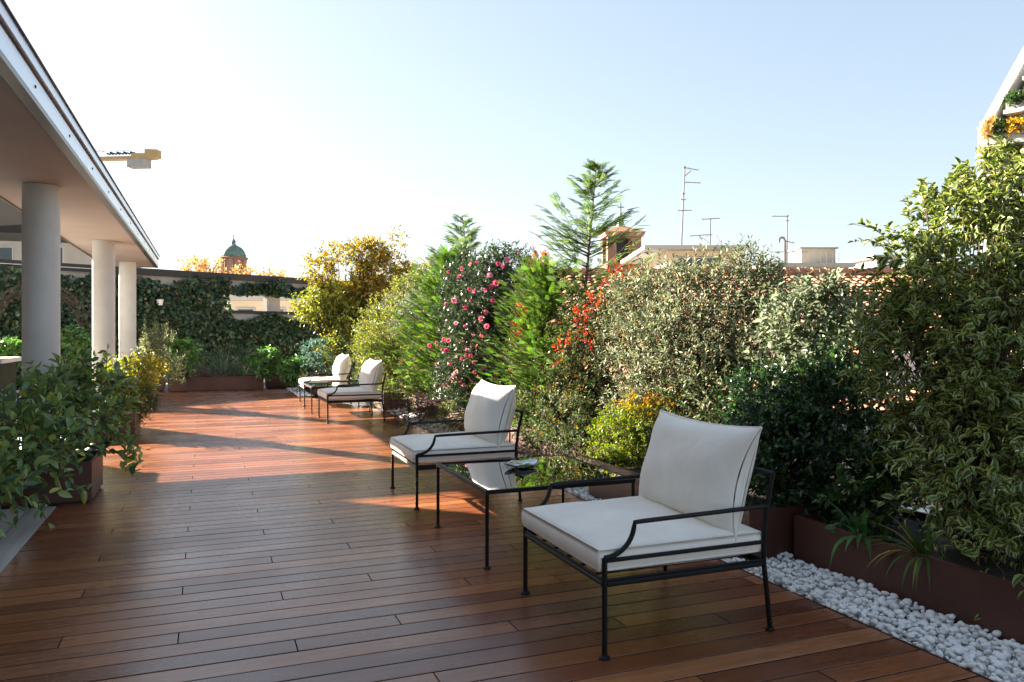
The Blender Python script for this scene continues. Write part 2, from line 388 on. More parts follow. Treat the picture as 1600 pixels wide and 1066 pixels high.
LEAFMESH = {}
def shrub(name, label, cat, base, blobs, ntw, tl, lpt, ll, lw, pal, kind='fold', mat_='leaf', out=.9, up=.5, droop=.1,
          seed=1, partn=0, group=None, stem='bark', stem_r=.012, shell=.55, face_up=.8, spread=.8, shoots=(), nstem=7, origin=None):
    """blobs: (px, py, Z, rx_px, ry_px[, palette]) ellipsoids seen in the photograph at depth Z"""
    rng = np.random.default_rng(seed)
    base = np.array(base, float)
    root = empty(name, base, 0, label, cat, group)
    cen = []; rad = []; pals = []
    for b in blobs:
        c = W(b[0], b[1], b[2]); cen.append(c)
        rad.append((b[3] * b[2] / F, (b[5] if len(b) > 5 and not isinstance(b[5], list) else b[3]) * b[2] / F, b[4] * b[2] / F))
        pals.append(b[-1] if isinstance(b[-1], list) else pal)
    cen = np.array(cen); rad = np.array(rad)
    wt = (rad.prod(1)) ** (.8); wt /= wt.sum()
    bi = rng.choice(len(cen), ntw, p=wt)
    d = nrm(rng.normal(size=(ntw, 3)))
    # lumpy radius
    ph = rng.uniform(0, 6.28, (4, 3)); fr = rng.normal(size=(4, 3)) * 3.0
    lump = 1 + .16 * sum(np.sin(d @ fr[i] + ph[i, 0] + bi * 1.7) for i in range(4)) * .5
    rr = (shell + (1 - shell) * rng.uniform(0, 1, ntw) ** .6) * lump
    P0 = cen[bi] + d * rad[bi] * rr[:, None]
    P0[:, 2] = np.maximum(P0[:, 2], .12)
    td = nrm(d * out + np.array((0, 0, up)) + rng.normal(size=(ntw, 3)) * .38)
    ln = tl * rng.uniform(.5, 1.35, ntw)
    tpal = bi.copy()
    # long shoots: (px, py top, Z, py bottom)
    for (sx, sy, sz, by) in shoots:
        a = W(sx + rng.uniform(-6, 6), by, sz); t = W(sx, sy, sz)
        n = int(min(9, max(2, np.linalg.norm(t - a) / (.5 * tl))))
        for i in range(n):
            q = a + (t - a) * i / n
            P0 = np.vstack([P0, q]); td = np.vstack([td, nrm((t - a) + rng.normal(size=3) * .12 * np.linalg.norm(t - a))])
            ln = np.append(ln, max(.06, np.linalg.norm(t - a) / n * 1.5)); tpal = np.append(tpal, 0)
    nt_ = len(P0)
    dz = np.zeros_like(P0); dz[:, 2] = -1
    P1 = P0 + td * (ln * .5)[:, None] + dz * (droop * ln * .25)[:, None]
    P2 = P0 + td * ln[:, None] + dz * (droop * ln)[:, None]
    # leaves
    t = np.tile(np.linspace(.08, 1, lpt), (nt_, 1)) + rng.uniform(-.04, .04, (nt_, lpt))
    LP = P0[:, None] + td[:, None] * (ln[:, None] * t)[..., None] + dz[:, None] * (droop * ln[:, None] * t * t)[..., None]
    A = nrm(np.cross(td, nrm(rng.normal(size=(nt_, 3))))); B = np.cross(td, A)
    an = np.arange(lpt)[None] * 2.4 + rng.uniform(0, 6.28, (nt_, 1))
    side = A[:, None] * np.cos(an)[..., None] + B[:, None] * np.sin(an)[..., None]
    D = nrm(td[:, None] * .7 + side * spread + rng.normal(size=(nt_, lpt, 3)) * .25)
    N = nrm(np.array((0, 0, face_up)) + side * .2 + rng.normal(size=(nt_, lpt, 3)) * .42)
    S = ll * rng.uniform(.6, 1.2, (nt_, lpt)) * (1.08 - .35 * np.clip(t, 0, 1))
    LP = LP.reshape(-1, 3); D = D.reshape(-1, 3); N = N.reshape(-1, 3); S = S.ravel()
    nl = len(LP)
    cols = np.zeros((nl, 3)); lp_ = np.repeat(tpal, lpt)
    for i in range(len(cen)):
        mk = lp_ == i
        if mk.any(): cols[mk] = pick(rng, pals[i], int(mk.sum()))
    Wd = np.full(nl, lw) * rng.uniform(.85, 1.15, nl)
    keep = np.ones(nl, bool)
    if partn:
        # the leaves showing largest: outermost towards the camera
        cp = np.array((0, 0, EYE)); dep = np.linalg.norm(LP - cp, axis=1)
        px = project(LP)
        vis = (px[:, 0] > -10) & (px[:, 0] < 1610) & (px[:, 1] > -10) & (px[:, 1] < 1075)
        cidx = np.where(vis)[0]; sc = S[cidx] / dep[cidx] * rng.uniform(.9, 1.1, len(cidx)) + (-dep[cidx]) * .02
        idx = cidx[np.argsort(-sc)[:partn]]
        keep[idx] = False
        v, f, uv = leaf_proto(kind)
        vv = v.copy(); vv[:, 1] *= lw
        key = (kind, mat_, lw)
        if key not in LEAFMESH:
            LEAFMESH[key] = mesh_np('leaf', vv, f, M[mat_], np.ones((len(v), 3)), uv)
        me = LEAFMESH[key]
        Bv = nrm(np.cross(N[idx], D[idx])); Nv = nrm(np.cross(D[idx], Bv))
        for k, i in enumerate(idx):
            o = ob('leaf', me, root)
            m3 = Matrix((tuple(D[i]), tuple(Bv[k]), tuple(Nv[k]))).transposed()
            mw = Matrix.Translation(Vector(LP[i] - base)) @ m3.to_4x4() @ Matrix.Scale(S[i], 4)
            o.matrix_local = mw; o.color = (*cols[i], 1)
    V, Fq, Cc, UV = leaves_np(LP[keep] - base, D[keep], N[keep], S[keep], Wd[keep], kind, cols[keep])
    fo = ob('foliage', mesh_np('foliage', V, Fq, M[mat_], Cc, UV), root); fo['kind'] = 'stuff'
    # stems
    r0 = np.full(nt_, max(.0016, ll * .035)); V1, F1 = tubes_np(P0 - base, P1 - base, P2 - base, r0, r0 * .5)
    # limbs from the base through blob centres to twigs
    k = min(nt_, max(nstem * 6, ntw // 9)); si = rng.choice(nt_, k, replace=False)
    E = P0[si]; ang = rng.uniform(0, 6.28, k)
    b0 = base[None] + np.stack([np.cos(ang), np.sin(ang), np.zeros(k)], 1) * rng.uniform(0, .10, (k, 1)) * (1 + rad[:, 0].max())
    # share b0 between nstem stems
    grp = rng.integers(0, nstem, k); b0 = b0[grp]
    mid = b0 + (E - b0) * .5; mid[:, 2] += .12 * np.linalg.norm(E - b0, axis=1) * .6; 
    r = np.full(k, stem_r); V2, F2 = tubes_np(b0 - base, mid - base, E - base, r, r * .3)
    Vs = np.vstack([V1, V2]); Fs = np.vstack([F1, F2 + len(V1)])
    so = ob('stems', mesh_np('stems', Vs, Fs, M[stem]), root); so['kind'] = 'stuff'
    return root

def project(Pw):
    Z = Pw[:, 0] * .3657 + Pw[:, 1] * .9307; Z = np.where(np.abs(Z) < .05, .05, Z)
    x = 800 + F * (Pw[:, 0] * .9307 - Pw[:, 1] * .3657) / Z
    y = 518 - F * (Pw[:, 2] - EYE) / Z
    return np.stack([np.where(Z > 0, x, -999), y, Z], 1)

def cypress(name, label, cat, apex, base, nb, rad, pal, seed, spray=.13, lean=.45, top_pow=.8, bottom=.12, per=9):
    """feathery conifer: trunk, limbs carrying flat sprays"""
    rng = np.random.default_rng(seed); base = np.array(base, float); apex = np.array(apex, float)
    root = empty(name, base, 0, label, cat)
    H = apex - base; h = np.linalg.norm(H)
    t = rng.uniform(bottom, .99, nb) ** .85; az = np.arange(nb) * 2.4 + rng.uniform(-.4, .4, nb)
    L = rad * ((1 - t) ** top_pow + .04) * rng.uniform(.4, 1.35, nb)
    O = base + H * t[:, None]
    up = lean + .35 * t + rng.uniform(-.15, .2, nb)
    d = nrm(np.stack([np.cos(az), np.sin(az), up], 1))
    E = O + d * L[:, None]; mid = (O + E) / 2; mid[:, 2] -= .08 * L; E[:, 2] += .02 * L
    # sprays
    s = np.tile(np.linspace(.18, 1, per), (nb, 1)) + rng.uniform(-.03, .03, (nb, per))
    sp = O[:, None] + d[:, None] * (L[:, None] * s)[..., None]
    sp[..., 2] -= (.30 * L[:, None] * s * (1 - s))
    side = nrm(np.cross(d, np.array((0, 0, 1.))))
    sg = np.where(np.arange(per) % 2 == 0, 1., -1.)[None, :, None]
    sd = nrm(d[:, None] * .9 + side[:, None] * sg * .75 * (1.05 - s[..., None] * .9) + rng.normal(size=(nb, per, 3)) * .16)
    nn = nrm(np.cross(side, d)[:, None] + rng.normal(size=(nb, per, 3)) * .3)
    sz = spray * rng.uniform(.7, 1.25, (nb, per)) * (.55 + .45 * np.clip(L[:, None] / (rad * .5), 0, 1))
    # proto spray: rachis with side shoots
    pv = []; pf = []
    def sh(x, y, a, l, w):
        w *= .62
        c, s_ = math.cos(a), math.sin(a); n = len(pv)
        for q, r_ in ((0, 0), (.4, w), (1, 0), (.4, -w)): pv.append((x + c*q*l - s_*r_, y + s_*q*l + c*r_, -.12*(x+q*l)**2 + (.02 if r_ else 0)))
        pf.append((n, n+3, n+2, n+1))
    sh(0, 0, 0, 1.1, .03)
    for i in range(7):
        x = .08 + i * .13; l = .46 * (1 - .55 * i / 7)
        for g in (1, -1):
            sh(x, 0, g * .72, l, .045)
            if i < 5: sh(x + l*.32, g*l*.32*.9, g * .25, l * .55, .04)
    pv = np.array(pv); pf = np.array(pf)
    P = sp.reshape(-1, 3); D = sd.reshape(-1, 3); N = nn.reshape(-1, 3); S = sz.ravel()
    B = nrm(np.cross(N, D)); N = nrm(np.cross(D, B)); n = len(P); k = len(pv)
    V = P[:, None] + (pv[None, :, 0:1]*D[:, None] + pv[None, :, 1:2]*B[:, None] + pv[None, :, 2:3]*N[:, None]) * S[:, None, None]
    Fq = (pf[None] + (np.arange(n)*k)[:, None, None]).reshape(-1, 4)
    col = np.repeat(pick(rng, pal, n), k, axis=0)
    fo = ob('foliage', mesh_np('foliage', V.reshape(-1, 3) - base, Fq, M['needle'], col), root); fo['kind'] = 'stuff'
    V2, F2 = tubes_np(O - base, mid - base, E - base, np.full(nb, .008), np.full(nb, .002))
    so = ob('limbs', mesh_np('limbs', V2, F2, M['bark']), root); so['kind'] = 'stuff'
    MB().tube([(0,0,0), tuple(H*.5 + np.array((.02,.01,0))), tuple(H)], [.035, .02, .004], 7).build('trunk', M['bark'], root, True)
    return root

def sword_plant(name, label, base, n, length, width, pal, seed, cat='plant', spread=.7, droop=.9, matn='leaf', part=True, group=None, front=False):
    """strap-leaved tuft: every blade its own part"""
    rng = np.random.default_rng(seed); root = empty(name, base, 0, label, cat, group)
    for i in range(n):
        az = rng.uniform(0, 6.28) if not front else rng.uniform(1.9, 4.4); tilt = rng.uniform(.15, 1) * spread; l = length * rng.uniform(.6, 1.15)
        V = []; uv = []; fs = []
        K = 7; p = np.array((math.cos(az)*.03, math.sin(az)*.03, 0.)); a = tilt
        for k in range(K):
            w = width * (.5 + .5*math.sin(math.pi*min(1, .25 + k/K))) * (1 - (k/(K-1))**3)
            sd = np.array((-math.sin(az), math.cos(az), 0))
            V += [p - sd*w, p + np.array((0, 0, -.15*w)), p + sd*w]; uv += [(k/K, -1), (k/K, 0), (k/K, 1)]
            a = min(a + droop * tilt / K * 1.7, 2.9)
            p = p + np.array((math.cos(az)*math.sin(a), math.sin(az)*math.sin(a), math.cos(a))) * l / K
        for k in range(K-1):
            for j in range(2): q = k*3+j; fs.append((q, q+3, q+4, q+1))
        c = pick(rng, pal, 1)
        ob('leaf', mesh_np('leaf', np.array(V), np.array(fs), M[matn], np.repeat(c, len(V), 0), np.array(uv)), root)
    return root

# ================================================================== SETTING
g = MB().box((-900, -900, -19), (900, 1400, -18)).build('ground', M['ground']); tag(g, kind='structure')
t = MB().box((-30, -12, -18), (4.95, 24.3, -.06)).build('terrace_slab', M['plaster']); tag(t, kind='structure')
# dark membrane under the deck
u = MB().box((-1.34, -3, -.058), (3.5, 20.8, -.05)).build('deck_underlay', M['under']); tag(u, kind='structure')

# ---- deck of hardwood planks (pitch and joints follow the photograph)
PITCH = .1453; LEN = 2.552; X0, X1 = -1.146, 3.03
deck = empty('deck', (0, 0, 0)); tag(deck, 'reddish hardwood plank deck of the roof terrace', None, None, 'structure')
rng = random.Random(5)
PC = [((.23,.076,.030), 4), ((.18,.055,.023), 3.5), ((.275,.10,.039), 3), ((.138,.042,.019), 2.5), ((.30,.12,.05), .8), ((.205,.074,.034), 2)]
def pcol():
    r = rng.random() * sum(w for _, w in PC)
    for c, w in PC:
        r -= w
        if r <= 0: break
    f = rng.uniform(.86, 1.14)*1.08; return (c[0]*f, c[1]*f, c[2]*f)
offs = {0: 1, 1: 3, 2: 2, 3: 4, 4: 0}
def edge_x(y):
    if y < 14.2: return X1
    if y < 18.2: return X1 + (1.92 - X1) * (y - 14.2) / 4.0
    return 1.90
def prof_plank(L):
    h = PITCH - .009; c = .0018; z0 = -.024
    pr = [(0, z0), (h, z0), (h, -c), (h - c, 0), (c, 0), (0, -c)]
    return pr
PM = {}
def plank_mesh(L):
    k = round(L, 3)
    if k not in PM:
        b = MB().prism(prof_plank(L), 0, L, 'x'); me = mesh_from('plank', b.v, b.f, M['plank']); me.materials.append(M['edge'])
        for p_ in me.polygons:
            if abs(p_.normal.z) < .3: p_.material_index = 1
        a = me.color_attributes.new('Col', 'FLOAT_COLOR', 'POINT'); a.data.foreach_set('color', [1.]*4*len(me.vertices))
        PM[k] = me
    return PM[k]
farV = []; farF = []; farC = []; nplank = 0
for r in range(-27, 113):                       # r grows away from the camera
    yn = 3.94 + r * PITCH
    k = offs[(-r) % 5]; ex = edge_x(yn)
    joints = []
    xj = -.631 + .5104 * k - LEN * 3
    while xj < ex: joints.append(xj); xj += LEN
    xs = [X0] + [j for j in joints if X0 + .05 < j < ex - .05] + [ex]
    for a, b in zip(xs[:-1], xs[1:]):
        a2 = a + (.003 if a > X0 else 0); L = (b - .003 if b < ex else b) - a2
        if yn > 1.6 and nplank < 300:
            o = ob('plank', plank_mesh(L), deck, (a2, yn, rng.uniform(-.0008, .0004))); o.color = (*pcol(), 1); nplank += 1
        else:
            n = len(farV); pr = prof_plank(L); m_ = len(pr)
            farV += [(a2, yn + p[0], p[1]) for p in pr] + [(a2 + L, yn + p[0], p[1]) for p in pr]
            farF += [tuple(n + i for i in range(m_)), tuple(n + i for i in range(2*m_-1, m_-1, -1))] + [(n+i, n+m_+i, n+m_+(i+1)%m_, n+(i+1)%m_) for i in range(m_)]
            farC += [pcol()] * (2*m_)
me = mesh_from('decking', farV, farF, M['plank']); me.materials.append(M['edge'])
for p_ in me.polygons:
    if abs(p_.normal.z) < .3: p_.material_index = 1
a = me.color_attributes.new('Col', 'FLOAT_COLOR', 'POINT'); a.data.foreach_set('color', [x for c in farC for x in (*c, 1)])
fo = ob('planks', me, deck); fo['kind'] = 'stuff'
MB().box((3.032, -1, -.03), (3.037, 14.2, .004)).build('edge_trim', M['corten'], deck)

# ---- pale border board and stone floor to the left
s = MB().box((-1.335, -3, -.045), (-1.152, 7.40, .001), .003).build('border_board', M['strip']); tag(s, kind='structure')
fl = empty('stone_floor'); tag(fl, 'pale stone paving under the canopy', None, None, 'structure')
for i in range(6):
    for j in range(24):
        MB().box((-1.35 - (i+1)*.8, -2 + j*.8, -.05), (-1.35 - i*.8 - .006, -2 + (j+1)*.8 - .006, -.004)).build('paver', M['stone'], fl)

# ---- canopy
CZ = 2.85; XI, XO = -1.97, -.963; YE = 18.7
can = empty('canopy', (-1.47, 5, 0), 0, 'long flat canopy with brown soffit and pale metal fascia over three columns', 'canopy')
def cb(a, b, name, m, ch=0): return MB().box(tuple(np.array(a)-(-1.47,5,0)), tuple(np.array(b)-(-1.47,5,0)), ch).build(name, m, can)
cb((XI, -6, CZ), (-1.035, YE, CZ+.12), 'soffit', M['soffit'])
cb((-1.033, -6, CZ-.012), (XO, YE+.01, CZ+.02), 'edge_trim', M['trim'])
fas = cb((XO-.04, -6, CZ+.022), (XO, YE, CZ+.145), 'fascia', M['fascia'])
cb((-1.9, -6, CZ+.147), (XO-.015, YE-.02, CZ+.165), 'recess', M['dark'])
cb((-1.95, -6, CZ+.167), (-.942, YE+.02, CZ+.235), 'roof_edge', M['fascia'])
cb((-1.95, -6, CZ+.237), (-.93, YE+.03, CZ+.247), 'capping', M['dark'])
cb((XI, YE+.001, CZ-.01), (-1.035, YE+.03, CZ+.12), 'end_fascia', M['trim'])
riv = mesh_from('rivet', *(lambda b: (b.v, b.f))(MB().lathe([(.011, 0), (.011, .004), (.006, .007)], n=10)), M['dark'])
for i in range(12):
    o = ob('rivet', riv, can, (XO - .0005 + 1.47, 2.9 + i*1.28 - 5, CZ+.085), (0, R(90), 0))
# soffit inner trim
cb((XI-.02, -6, CZ-.02), (XI-.001, YE, CZ+.16), 'inner_trim', M['trim'])

# ---- columns
for lab, y in (('thick pale round column nearest the camera, beside the dark marble counter', 8.62),
               ('middle one of the three pale round columns under the canopy', 13.55),
               ('farthest and slimmest looking round column near the canopy end', 17.5)):
    c = MB().lathe([(.17, 0), (.17, .01), (.16, .012), (.16, 1.2), (.16, CZ-.02), (.16, CZ)], n=48).build('column', M['column'], None, True, (-1.47, y, -.004))
    tag(c, lab, 'column', 'round columns under the canopy')

# ---- dwelling to the left (mostly outside the frame; its roofs throw the shade on the deck)
hs = empty('penthouse', (-6, 4, 0), 0, 'penthouse block with dark roof soffit left of the canopy', 'building')
def hb(a, b, name, m): return MB().box(tuple(np.array(a)-(-6,4,0)), tuple(np.array(b)-(-6,4,0))).build(name, m, hs)
hb((-12, -10, -.05), (-3.6, 10.4, 2.84), 'wall', M['whitewall'])
b = MB(); off = np.array((-6, 4))
poly = [(-12, -10), (-1.995, -10), (-1.995, 11.66), (-3.32, 12.86), (-3.32, 12.94), (-1.995, 12.94), (-1.995, 14.14), (-12, 14.14)]  # notch added to let a wedge of sun through to the deck
b.prism([(p[0]+6, p[1]-4) for p in poly], 2.855, 3.0, 'z'); b.build('roof', M['darkroof'], hs)
hb((-12, -10, 3.001), (-3.6, 13.3, 4.6), 'upper_storey', M['whitewall'])
hb((-12, -10, 4.602), (-3.6, 14.7, 7.0), 'shade_block', M['whitewall'])  # unseen overhanging box, added and sized to shade the near right planting

# ---- planters
PR = []
def planter(x0, y0, x1, y1, h, label, group='brown steel planters'):
    p = empty('planter', ((x0+x1)/2, (y0+y1)/2, 0), 0, label, 'planter', group)
    cx, cy = (x0+x1)/2, (y0+y1)/2; a, b_ = x0-cx, x1-cx; c, d = y0-cy, y1-cy; t_ = .022
    pl = MB().box((a+.02, c+.02, -.04), (b_-.02, d-.02, .022)).build('plinth', M['dark'], p)
    bx = MB()
    bx.box((a, c, .024), (b_, c+t_, h)); bx.box((a, d-t_, .024), (b_, d, h))
    bx.box((a, c+t_, .024), (a+t_, d-t_, h)); bx.box((b_-t_, c+t_, .024), (b_, d-t_, h))
    bx.box((a+t_, c+t_, .024), (b_-t_, d-t_, .06))
    bx.build('box', M['corten'], p)
    v = []; f = []; n = 12; rr_ = random.Random(int(y0*10))
    for i in range(n+1):
        for j in range(n+1): v.append((a+t_+(b_-a-2*t_)*i/n, c+t_+(d-c-2*t_)*j/n, h-.05+rr_.uniform(-.02,.02)))
    for i in range(n):
        for j in range(n): q = i*(n+1)+j; f.append((q, q+n+1, q+n+2, q+1))
    ob('soil', mesh_from('soil', v, f, M['soil'], True), p)
    return p
planter(-1.62, 7.43, -.896, 8.2, .345, 'brown steel planter on the left beside the nearest column')
planter(-1.62, 11.75, -.896, 12.75, .345, 'brown steel planter under the yellow-leaved shrub on the left')
planter(-1.62, 15.9, -.88, 16.9, .345, 'brown steel planter farthest back on the left, under the grey-leaved shrub')
planter(-2.2, 5.5, -1.45, 6.95, .345, 'brown steel planter at the left picture edge under broad green leaves')
planter(3.43, .6, 4.25, 3.90, .30, 'long brown planter behind the white pebbles under the variegated shrub')
planter(3.13, 3.95, 4.25, 6.12, .34, 'brown planter behind the nearest chair standing out over the pebbles')
planter(3.40, 6.17, 4.25, 8.7, .36, 'brown planter beside the glass table nearest the camera')
planter(3.40, 8.75, 4.25, 11.2, .36, 'brown planter under the pink camellia')
planter(3.40, 11.25, 4.25, 13.9, .34, 'brown planter behind the second pair of chairs')
planter(3.0, 14.0, 4.0, 17.2, .34, 'brown planter beside the far glass table')
planter(-.85, 20.35, 1.35, 21.1, .34, 'long low brown planter across the far end of the deck')
planter(-2.6, 20.9, -.95, 21.6, .34, 'brown planter at the far end behind the last column')
planter(2.3, 18.2, 3.3, 20.5, .34, 'brown planter in the far right corner of the deck')
planter(1.45, 20.9, 2.2, 21.6, .34, 'small dark planter in the far corner beside the long planter')

# ---- white pebbles
gv = empty('pebble_bed', (3.25, 6, 0)); tag(gv, 'white marble pebbles between deck and planters', None, None, 'structure')
MB().box((3.04-3.25, -4, -.056), (.22, 8.2, -.03)).build('bedding', M['bed'], gv)
rng2 = np.random.default_rng(11)
def pebble_mesh(seed, m=M['pebble']):
    r_ = np.random.default_rng(seed); v = []; f = []; n = 7
    rings = [(.0,-1),(.62,-.75),(1.0,-.15),(.9,.45),(.5,.86)]
    ax = r_.uniform(.75, 1.15, 3)
    for i, (rr_, z) in enumerate(rings[1:]):
        for k in range(n):
            a_ = 2*math.pi*k/n + i*.3; q = rr_ * r_.uniform(.88, 1.12)
            v.append((q*math.cos(a_)*ax[0], q*math.sin(a_)*ax[1]*.8, z*.62*ax[2]))
    for i in range(3):
        for k in range(n): f.append((i*n+k, i*n+(k+1)%n, (i+1)*n+(k+1)%n, (i+1)*n+k))
    f.append(tuple(range(n-1,-1,-1))); f.append(tuple(range(3*n, 4*n)))
    return v, f
pms = [mesh_from('pebble', *pebble_mesh(i), M['pebble'], True) for i in range(8)]
cand = []
def scatter(x0, x1, y0, y1, n, big):
    for _ in range(n):
        cand.append((rng2.uniform(x0, x1), rng2.uniform(y0, y1), rng2.uniform(.011, .027) * big))
scatter(3.05, 3.42, 1.9, 4.0, 2300, 1); scatter(3.045, 3.12, 4.0, 6.2, 420, 1); scatter(3.05, 3.39, 6.15, 14.2, 3200, 1.1)
hgt = {}
items = []
for x, y, r_ in cand:
    key = (int(x/.032), int(y/.032)); lv = hgt.get(key, 0)
    if lv > 2: continue
    hgt[key] = lv + 1
    items.append((x, y, -.025 + lv*.019 + max(0, (x-3.05))*.07 + r_*.4, r_))
items.sort(key=lambda i: i[0]*.3657 + i[1]*.9307 - i[2]*3)
sv = []; sf = []
shapes = [pebble_mesh(i) for i in range(8)]
np_ = 0
for x, y, z, r_ in items:
    e = (rng2.uniform(-.5, .5), rng2.uniform(-.5, .5), rng2.uniform(0, 6.28))
    pr = project(np.array([[x, y, z]]))[0]
    if np_ < 300 and pr[0] < 1590 and pr[1] < 1060 and z > .0:
        o = ob('pebble', pms[np_ % 8], gv, (x-3.25, y-6, z), e); s_ = r_; o.scale = (s_, s_, s_); np_ += 1
    else:
        sh_ = shapes[int(rng2.integers(0, 8))]; mt = Matrix.LocRotScale(Vector((x-3.25, y-6, z)), __import__('mathutils').Euler(e), Vector((r_, r_, r_)))
        n = len(sv); sv += [tuple(mt @ Vector(p)) for p in sh_[0]]; sf += [tuple(i+n for i in q) for q in sh_[1]]
o = ob('pebbles', mesh_from('pebbles', sv, sf, M['pebble'], True), gv); o['kind'] = 'stuff'
# small bed at the far corner
sv = []; sf = []
for _ in range(500):
    x, y = rng2.uniform(1.92, 2.25), rng2.uniform(17.9, 20.6); r_ = rng2.uniform(.012, .024); sh_ = shapes[int(rng2.integers(0, 8))]
    n = len(sv); sv += [(x+p[0]*r_, y+p[1]*r_, .005+p[2]*r_) for p in sh_[0]]; sf += [tuple(i+n for i in q) for q in sh_[1]]
o = ob('pebbles', mesh_from('pebbles', sv, sf, M['pebble'], True)); tag(o, 'small patch of white pebbles by the farthest chair', None, None, 'stuff')

# ---- parapet ledge behind the right planters
pp = MB().box((4.45, -6, -.2), (4.9, 16.5, .16), .01).build('parapet', M['whitewall']); tag(pp, 'low pale parapet ledge behind the right-hand planters', 'parapet')

# ================================================================== BACK WALL with ivy
A_ = W(0, 411.5, 20.0); B_ = W(482, 438.5, 27.3)
wd = (B_ - A_)[:2]; wl = np.linalg.norm(wd); wd /= wl; wang = math.atan2(wd[1], wd[0])
def on_wall(px, py=518):
    """along-wall coordinate and height of a pixel"""
    dx = (px - 800) / F; r_ = np.array((.3657 + .9307*dx, .9307 - .3657*dx))
    Mx = np.array([[wd[0], -r_[0]], [wd[1], -r_[1]]]); s_, Z_ = np.linalg.solve(Mx, -A_[:2])
    return s_, EYE - (py - 518) * Z_ / F, Z_
ZT = A_[2]
wall = empty('garden_wall', (A_[0], A_[1], 0), wang, 'grey ivy-clad garden wall with dark coping across the far end', 'wall')
so0 = on_wall(348)[0]; so1 = on_wall(492)[0]; zl = on_wall(410, 489)[1]; zh = on_wall(410, 462)[1]
def wb(a, b, name, m, ch=0): return MB().box(a, b, ch).build(name, m, wall)
wb((-9, 0, -.1), (so0, .3, ZT-.10), 'panel', M['plaster'])
wb((so0, 0, -.1), (so1, .3, zl-.04), 'panel', M['plaster'])
wb((so0, 0, zh), (so1, .3, ZT-.10), 'lintel', M['plaster'])
wb((so1, 0, -.1), (so1+6, .3, ZT-.10), 'panel', M['plaster'])
wb((so0, -.05, zl-.038), (so1, .35, zl+.02), 'sill', M['coping'])
sm = on_wall(418)[0]
wb((so0+.002, .02, zl+.022), (so1-.002, .28, zl+.06), 'rail', M['coping'])
wb((sm, .03, zl+.062), (sm+.5, .27, zh-.002), 'pier', M['plaster'])
wb((-9, -.12, ZT-.098), (so1+6, .42, ZT+.10), 'coping', M['coping'], .02)
wb((-9, -.14, ZT-.02), (on_wall(150)[0], -.121, ZT+.0), 'coping_trim', M['strip'])
def ivy(name, label, n, s0, s1, z0f, z1f, seed, dens=.16, hole=True):
    rng = np.random.default_rng(seed); root = empty(name, (A_[0], A_[1], 0), wang, label, 'ivy')
    s_ = rng.uniform(s0, s1, n); z_ = rng.uniform(0, 1, n)
    z_ = z0f + (z1f - z0f) * z_
    ph = rng.uniform(0, 6, 6)
    lump = np.sin(s_*1.7+ph[0])*np.sin(z_*2.9+ph[1]) + .6*np.sin(s_*4.1+ph[2]+z_*3.0) + .4*np.sin(z_*7+s_*2+ph[3])
    y_ = -.06 - dens*(1+.5*lump)*rng.uniform(.3, 1, n)
    topz = z1f - .12*(1+np.sin(s_*2.1+ph[4])+.5*np.sin(s_*5.3+ph[5]))
    ok = (z_ < topz) & (rng.uniform(0, 1, n) < 1.0 + .3*lump)
    if hole: ok &= ~((s_ > so0) & (s_ < so1) & (z_ > zl-.12-.12*np.sin(s_*3)) & (z_ < zh+.02)) 
    s_, y_, z_ = s_[ok], y_[ok], z_[ok]; n = len(s_)
    P = np.stack([s_, y_, z_], 1); D = nrm(rng.normal(size=(n, 3))*.6 + np.array((0, -.3, -.7)))
    N = nrm(rng.normal(size=(n, 3))*.5 + np.array((0, -.8, .4)))
    pal = [((.030,.062,.027), 5), ((.050,.090,.035), 3), ((.018,.038,.018), 3), ((.10,.14,.05), 1), ((.17,.11,.05), .4)]
    V, Fq, Cc, UV = leaves_np(P, D, N, rng.uniform(.07, .14, n), np.full(n, .95), 'fold', pick(rng, pal, n))
    o = ob('foliage', mesh_np('foliage', V, Fq, M['gloss'], Cc, UV), root); o['kind'] = 'stuff'
    k = 160; a0 = np.stack([rng.uniform(s0, s1, k), np.full(k, -.03), rng.uniform(z0f, z1f*.6, k)], 1)
    d_ = np.stack([rng.normal(size=k)*.5, np.zeros(k)-.02, rng.uniform(.3, 1.1, k)], 1)
    a1 = a0 + d_; a1[:, 2] = np.minimum(a1[:, 2], zl-.25 if hole else ZT-.2)
    V2, F2 = tubes_np(a0, (a0+a1)/2 + rng.normal(size=(k, 3))*(.06, .01, .06), a1, np.full(k, .012), np.full(k, .005))
    o = ob('vines', mesh_np('vines', V2, F2, M['darkbark']), root); o['kind'] = 'stuff'
ivy('ivy', 'dark green ivy covering the far wall left of the wall opening', 34000, -8.5, so0+.2, .0, ZT-.05, 3, .2, False)
ivy('ivy', 'ivy growing on the far wall below and over the long opening', 27000, so0+.2, so1+2.5, .0, ZT-.05, 4, .18, True)

# wall lantern
s_, z_, Z_ = on_wall(250, 470)
lp = W(250, 470, Z_ - .35); lan = empty('wall_lantern', lp, wang, 'small wall lantern with dark cap and pale glass on the ivy wall', 'lamp')
k_ = Z_/F
MB().lathe([(3.6*k_, -7*k_), (5.2*k_, 1*k_), (5.4*k_, 2*k_)], n=14).build('glass_shade', M['lampglass'], lan, True)
MB().lathe([(6.8*k_, 2.2*k_), (6.2*k_, 3.5*k_), (3*k_, 6.5*k_), (.8*k_, 7.5*k_)], n=14).build('cap', M['dark'], lan, True)
MB().lathe([(3.8*k_, -8.2*k_), (3.8*k_, -7.1*k_)], n=14).build('base_ring', M['dark'], lan)
MB().tube([(0, 0, 7*k_), (0, .2, 10*k_), (0, .55, 9*k_)], .018, 6).build('bracket', M['dark'], lan)

